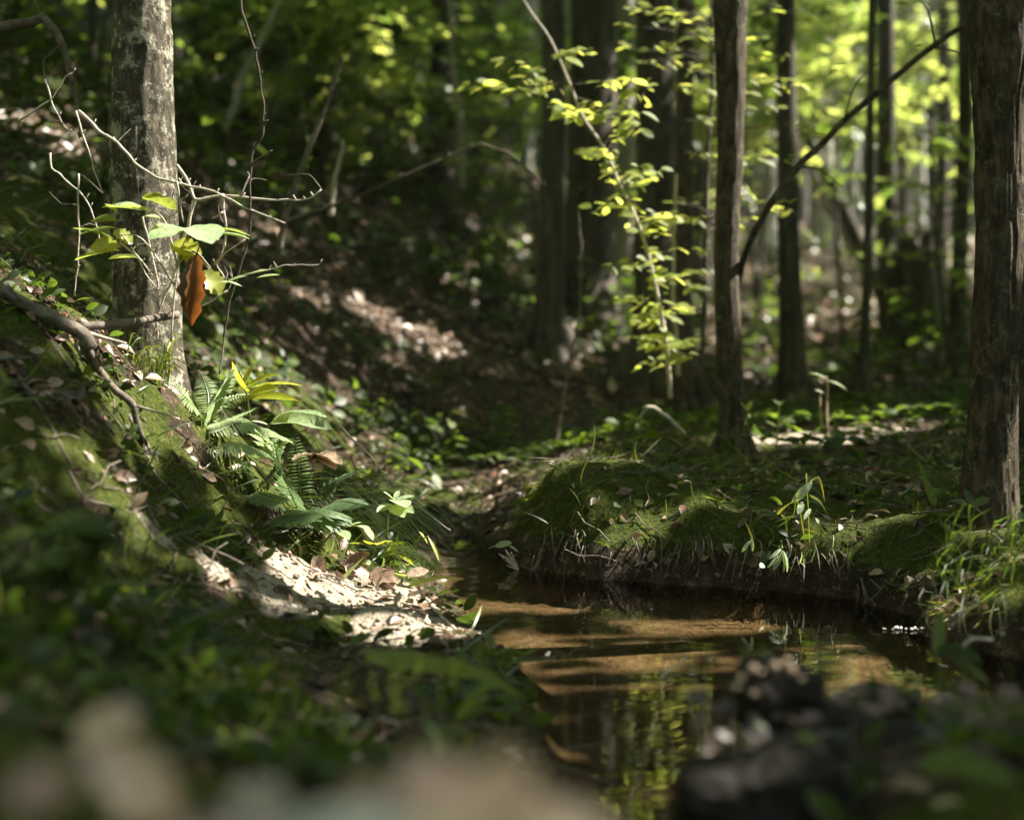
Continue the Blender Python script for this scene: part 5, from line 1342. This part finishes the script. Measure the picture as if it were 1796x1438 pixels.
# small grass, herbs and twigs over the near banks
BL = leaf_tpl(.05, 5, .1, .7)
def lowgrass(name, n, lo, hi, size, mat, mask, lab, tpl, up=.8, lift=0.0, cat='grass', hs=1.0):
    X, D = wedge(n, lo, hi, .1); X, D, Z = place(X, D, .02)
    k = rng.uniform(0, 1, len(X)) < mask(X, D, Z); X, D, Z = X[k], D[k], Z[k]; n = len(X)
    d = nrm(rdirs(n, .2) + np.array([0, 0, up])); nh = nrm(rdirs(n, .3) + np.array([0, 0, .6]))
    W, F, R_ = scatter(tpl, np.stack([X, D, Z + lift], -1), frames(d, nh), size * rng.uniform(.4, 1.4, n), rng.uniform(0, 1, n) ** hs)
    o = mesh_obj(name, W, F, M[mat], rnd=R_); tag(o, lab, cat, None, 'stuff')
patch = lambda sc, a, b, sd: (lambda x, y, z: sstep(a, b, fbm(np.stack([x, y, z], -1) * sc, 3, sd)) * (1 - sandmask(x, y)))
lowgrass('low_grass', 9000, 1.2, 6, .07, 'grass', patch(3, .45, .6, 81), 'short sparse grass on the mossy banks', BL, hs=2)
lowgrass('low_herbs', 9000, 1.2, 4.4, .032, 'leaf_herb', patch(4, .5, .62, 83), 'tiny green leaves sprouting on the banks', leaf_tpl(.5, 4, .1, .2), .5, .02, 'ground cover', 1.5)
def twiglitter(n):
    X, D = wedge(n, 1.3, 8, .2); X, D, Z = place(X, D)
    k = rng.uniform(0, 1, len(X)) < (1 - sandmask(X, D) * .7); X, D, Z = X[k], D[k], Z[k]; n = len(X)
    a = np.linspace(0, 2 * math.pi, 4, endpoint=False); V = []; 
    for i, (t, b) in enumerate(((0, 0), (.35, .05), (.7, -.02), (1, .06))):
        for q in a: V.append((math.cos(q) * .014 + b, t, math.sin(q) * .014))
    F = [(i * 4 + j, i * 4 + (j + 1) % 4, i * 4 + 4 + (j + 1) % 4, i * 4 + 4 + j) for i in range(3) for j in range(4)]
    N = Nf(X, D); d = rdirs(n, .1); d = nrm(d - N * (d * N).sum(1, keepdims=True) + N * rng.normal(.02, .12, (n, 1)))
    W, FF, R_ = scatter((np.array(V), np.array(F)), np.stack([X, D, Z + .005], -1), frames(d, N), rng.uniform(.03, .13, n), rng.uniform(0, 1, n))
    o = mesh_obj('twig_litter', W, FF, M['branch'], rnd=R_); tag(o, 'thin fallen twigs lying over the banks', 'twigs', None, 'stuff')
twiglitter(4500)

def crumbs(n):
    X, D = wedge(n, 2.2, 6, 0); X, D, Z = place(X, D, .01)
    k = rng.uniform(0, 1, len(X)) < sandmask(X, D) * .95 + .03; X, D, Z = X[k], D[k], Z[k]; n = len(X)
    V = np.array([(1, 0, 0), (0, 1, 0), (-1, 0, 0), (0, -1, 0), (.1, .1, .8), (0, 0, -.6)], float); F = np.array([(0, 1, 4), (1, 2, 4), (2, 3, 4), (3, 0, 4), (1, 0, 5), (2, 1, 5), (3, 2, 5), (0, 3, 5)])
    W, FF, R_ = scatter((V, F), np.stack([X, D, Z + .001], -1), frames(rdirs(n, .6), rnorm(n, .6)), .0007 + .0085 * rng.uniform(0, 1, n) ** 8, rng.uniform(0, 1, n))
    o = mesh_obj('soil_crumbs', W, FF, M['sand'], rnd=R_); tag(o, 'crumbs of pale soil on the sandy shelf', 'soil crumbs', None, 'stuff')
crumbs(70000)

def hanging_fringe(n):
    X = rng.uniform(-.15, 1.2, n); D = rng.uniform(2.2, 4.2, n); sh = shore(X, D)
    k = (sh > .035) & (sh < .15) & (fbm(np.stack([X, D, X * 0], -1) * 7, 2, 91) > .44); X, D, sh = X[k], D[k], sh[k]; Z = Hf(X, D); e = .02
    gx_ = (shore(X + e, D) - sh) / e; gy_ = (shore(X, D + e) - sh) / e
    d = nrm(np.stack([-gx_ * .6, -gy_ * .6, -rng.uniform(.2, 1.3, len(X))], -1) + rng.normal(0, .3, (len(X), 3)))
    W, F, R_ = scatter(leaf_tpl(.05, 4, .1, .25), np.stack([X, D, Z + .006], -1), frames(d, rdirs(len(X), .5)), rng.uniform(.012, .05, len(X)), rng.uniform(0, .8, len(X)))
    o = mesh_obj('hanging_moss', W, F, M['moss'], rnd=R_); tag(o, 'ragged moss and fine roots hanging over the edge of the far bank', 'moss', None, 'stuff')
hanging_fringe(26000)

for (px, py, D, L) in ((1395, 1290, 1.42, 46), (1500, 1360, 1.4, 40), (1630, 1375, 1.35, 30), (1440, 1390, 1.35, 34), (1325, 1270, 1.45, 22)):
    mb = MB(); lf(mb, 'oval', (px, py, D), (px + L, py + 6, D), 1.2, (0, -.6, .8), 1.0)
    lab = 'small blurred green leaf resting on the dark clod, ' + {1395: 'at its middle', 1500: 'in its lower right', 1630: 'at its right end', 1440: 'lowest of all', 1325: 'under its peak'}[px]
    tag(mb.build('green_leaf', M['leaf_herb']), lab, 'leaf', 'green leaves on the dark clod')
hz = bpy.data.materials.new('haze'); hz.use_nodes = True; nt = hz.node_tree; nt.nodes.clear()
vo = nt.nodes.new("ShaderNodeVolumePrincipled"); vo.inputs["Density"].default_value = .001; vo.inputs["Color"].default_value = (.88, .96, .88, 1); vo.inputs["Anisotropy"].default_value = .2
ou = nt.nodes.new("ShaderNodeOutputMaterial"); nt.links.new(vo.outputs[0], ou.inputs["Volume"])
def haze():
    x0, x1, y0, y1, z0, z1 = -150, 150, -40, 175, float(GZ.min()) - 1.0, 42
    V = [(x, y, z) for z in (z0, z1) for y in (y0, y1) for x in (x0, x1)]
    F = [(0, 2, 3, 1), (4, 5, 7, 6), (0, 1, 5, 4), (2, 6, 7, 3), (0, 4, 6, 2), (1, 3, 7, 5)]
    tag(mesh_obj('haze', V, F, hz, (0, 0, z0), None, None, False), None, None, None, 'stuff')
haze()
SC.cycles.volume_bounces = 0

def face_roots():
    random.seed(19); mb = MB()
    for k in range(70):
        x = random.uniform(930, 1620); D = 3.28 if x < 1330 else 3.2 - (x - 1330) * .0016; y = 900 + (x - 930) * .13 + random.uniform(-10, 25)
        w0 = P(x, 1, D)[0]; yy = np.linspace(2.4, 4.0, 161); sh = shore(yy * 0 + w0, yy); ok = np.where(sh > .0)[0]
        if not len(ok): continue
        ye = float(yy[ok[0]]); zt = min(.13, g1(w0, ye + .10)) * random.uniform(.5, .95)
        a = np.array([w0, ye + .10, zt]); b = a + [random.uniform(-.02, .02), -.07, -.01]; c = b + [random.uniform(-.03, .03), -.025, -zt * random.uniform(.4, .8)]
        v, f = tube([a, b, c], [random.uniform(.0008, .0024), .0016, .0006], 5, 5, .15); mb.add(v, f, .5); continue
    tag(mb.build('bank_roots', M['branch']), 'crooked roots hanging down the undercut face of the far bank', 'roots', None, 'stuff')
face_roots()
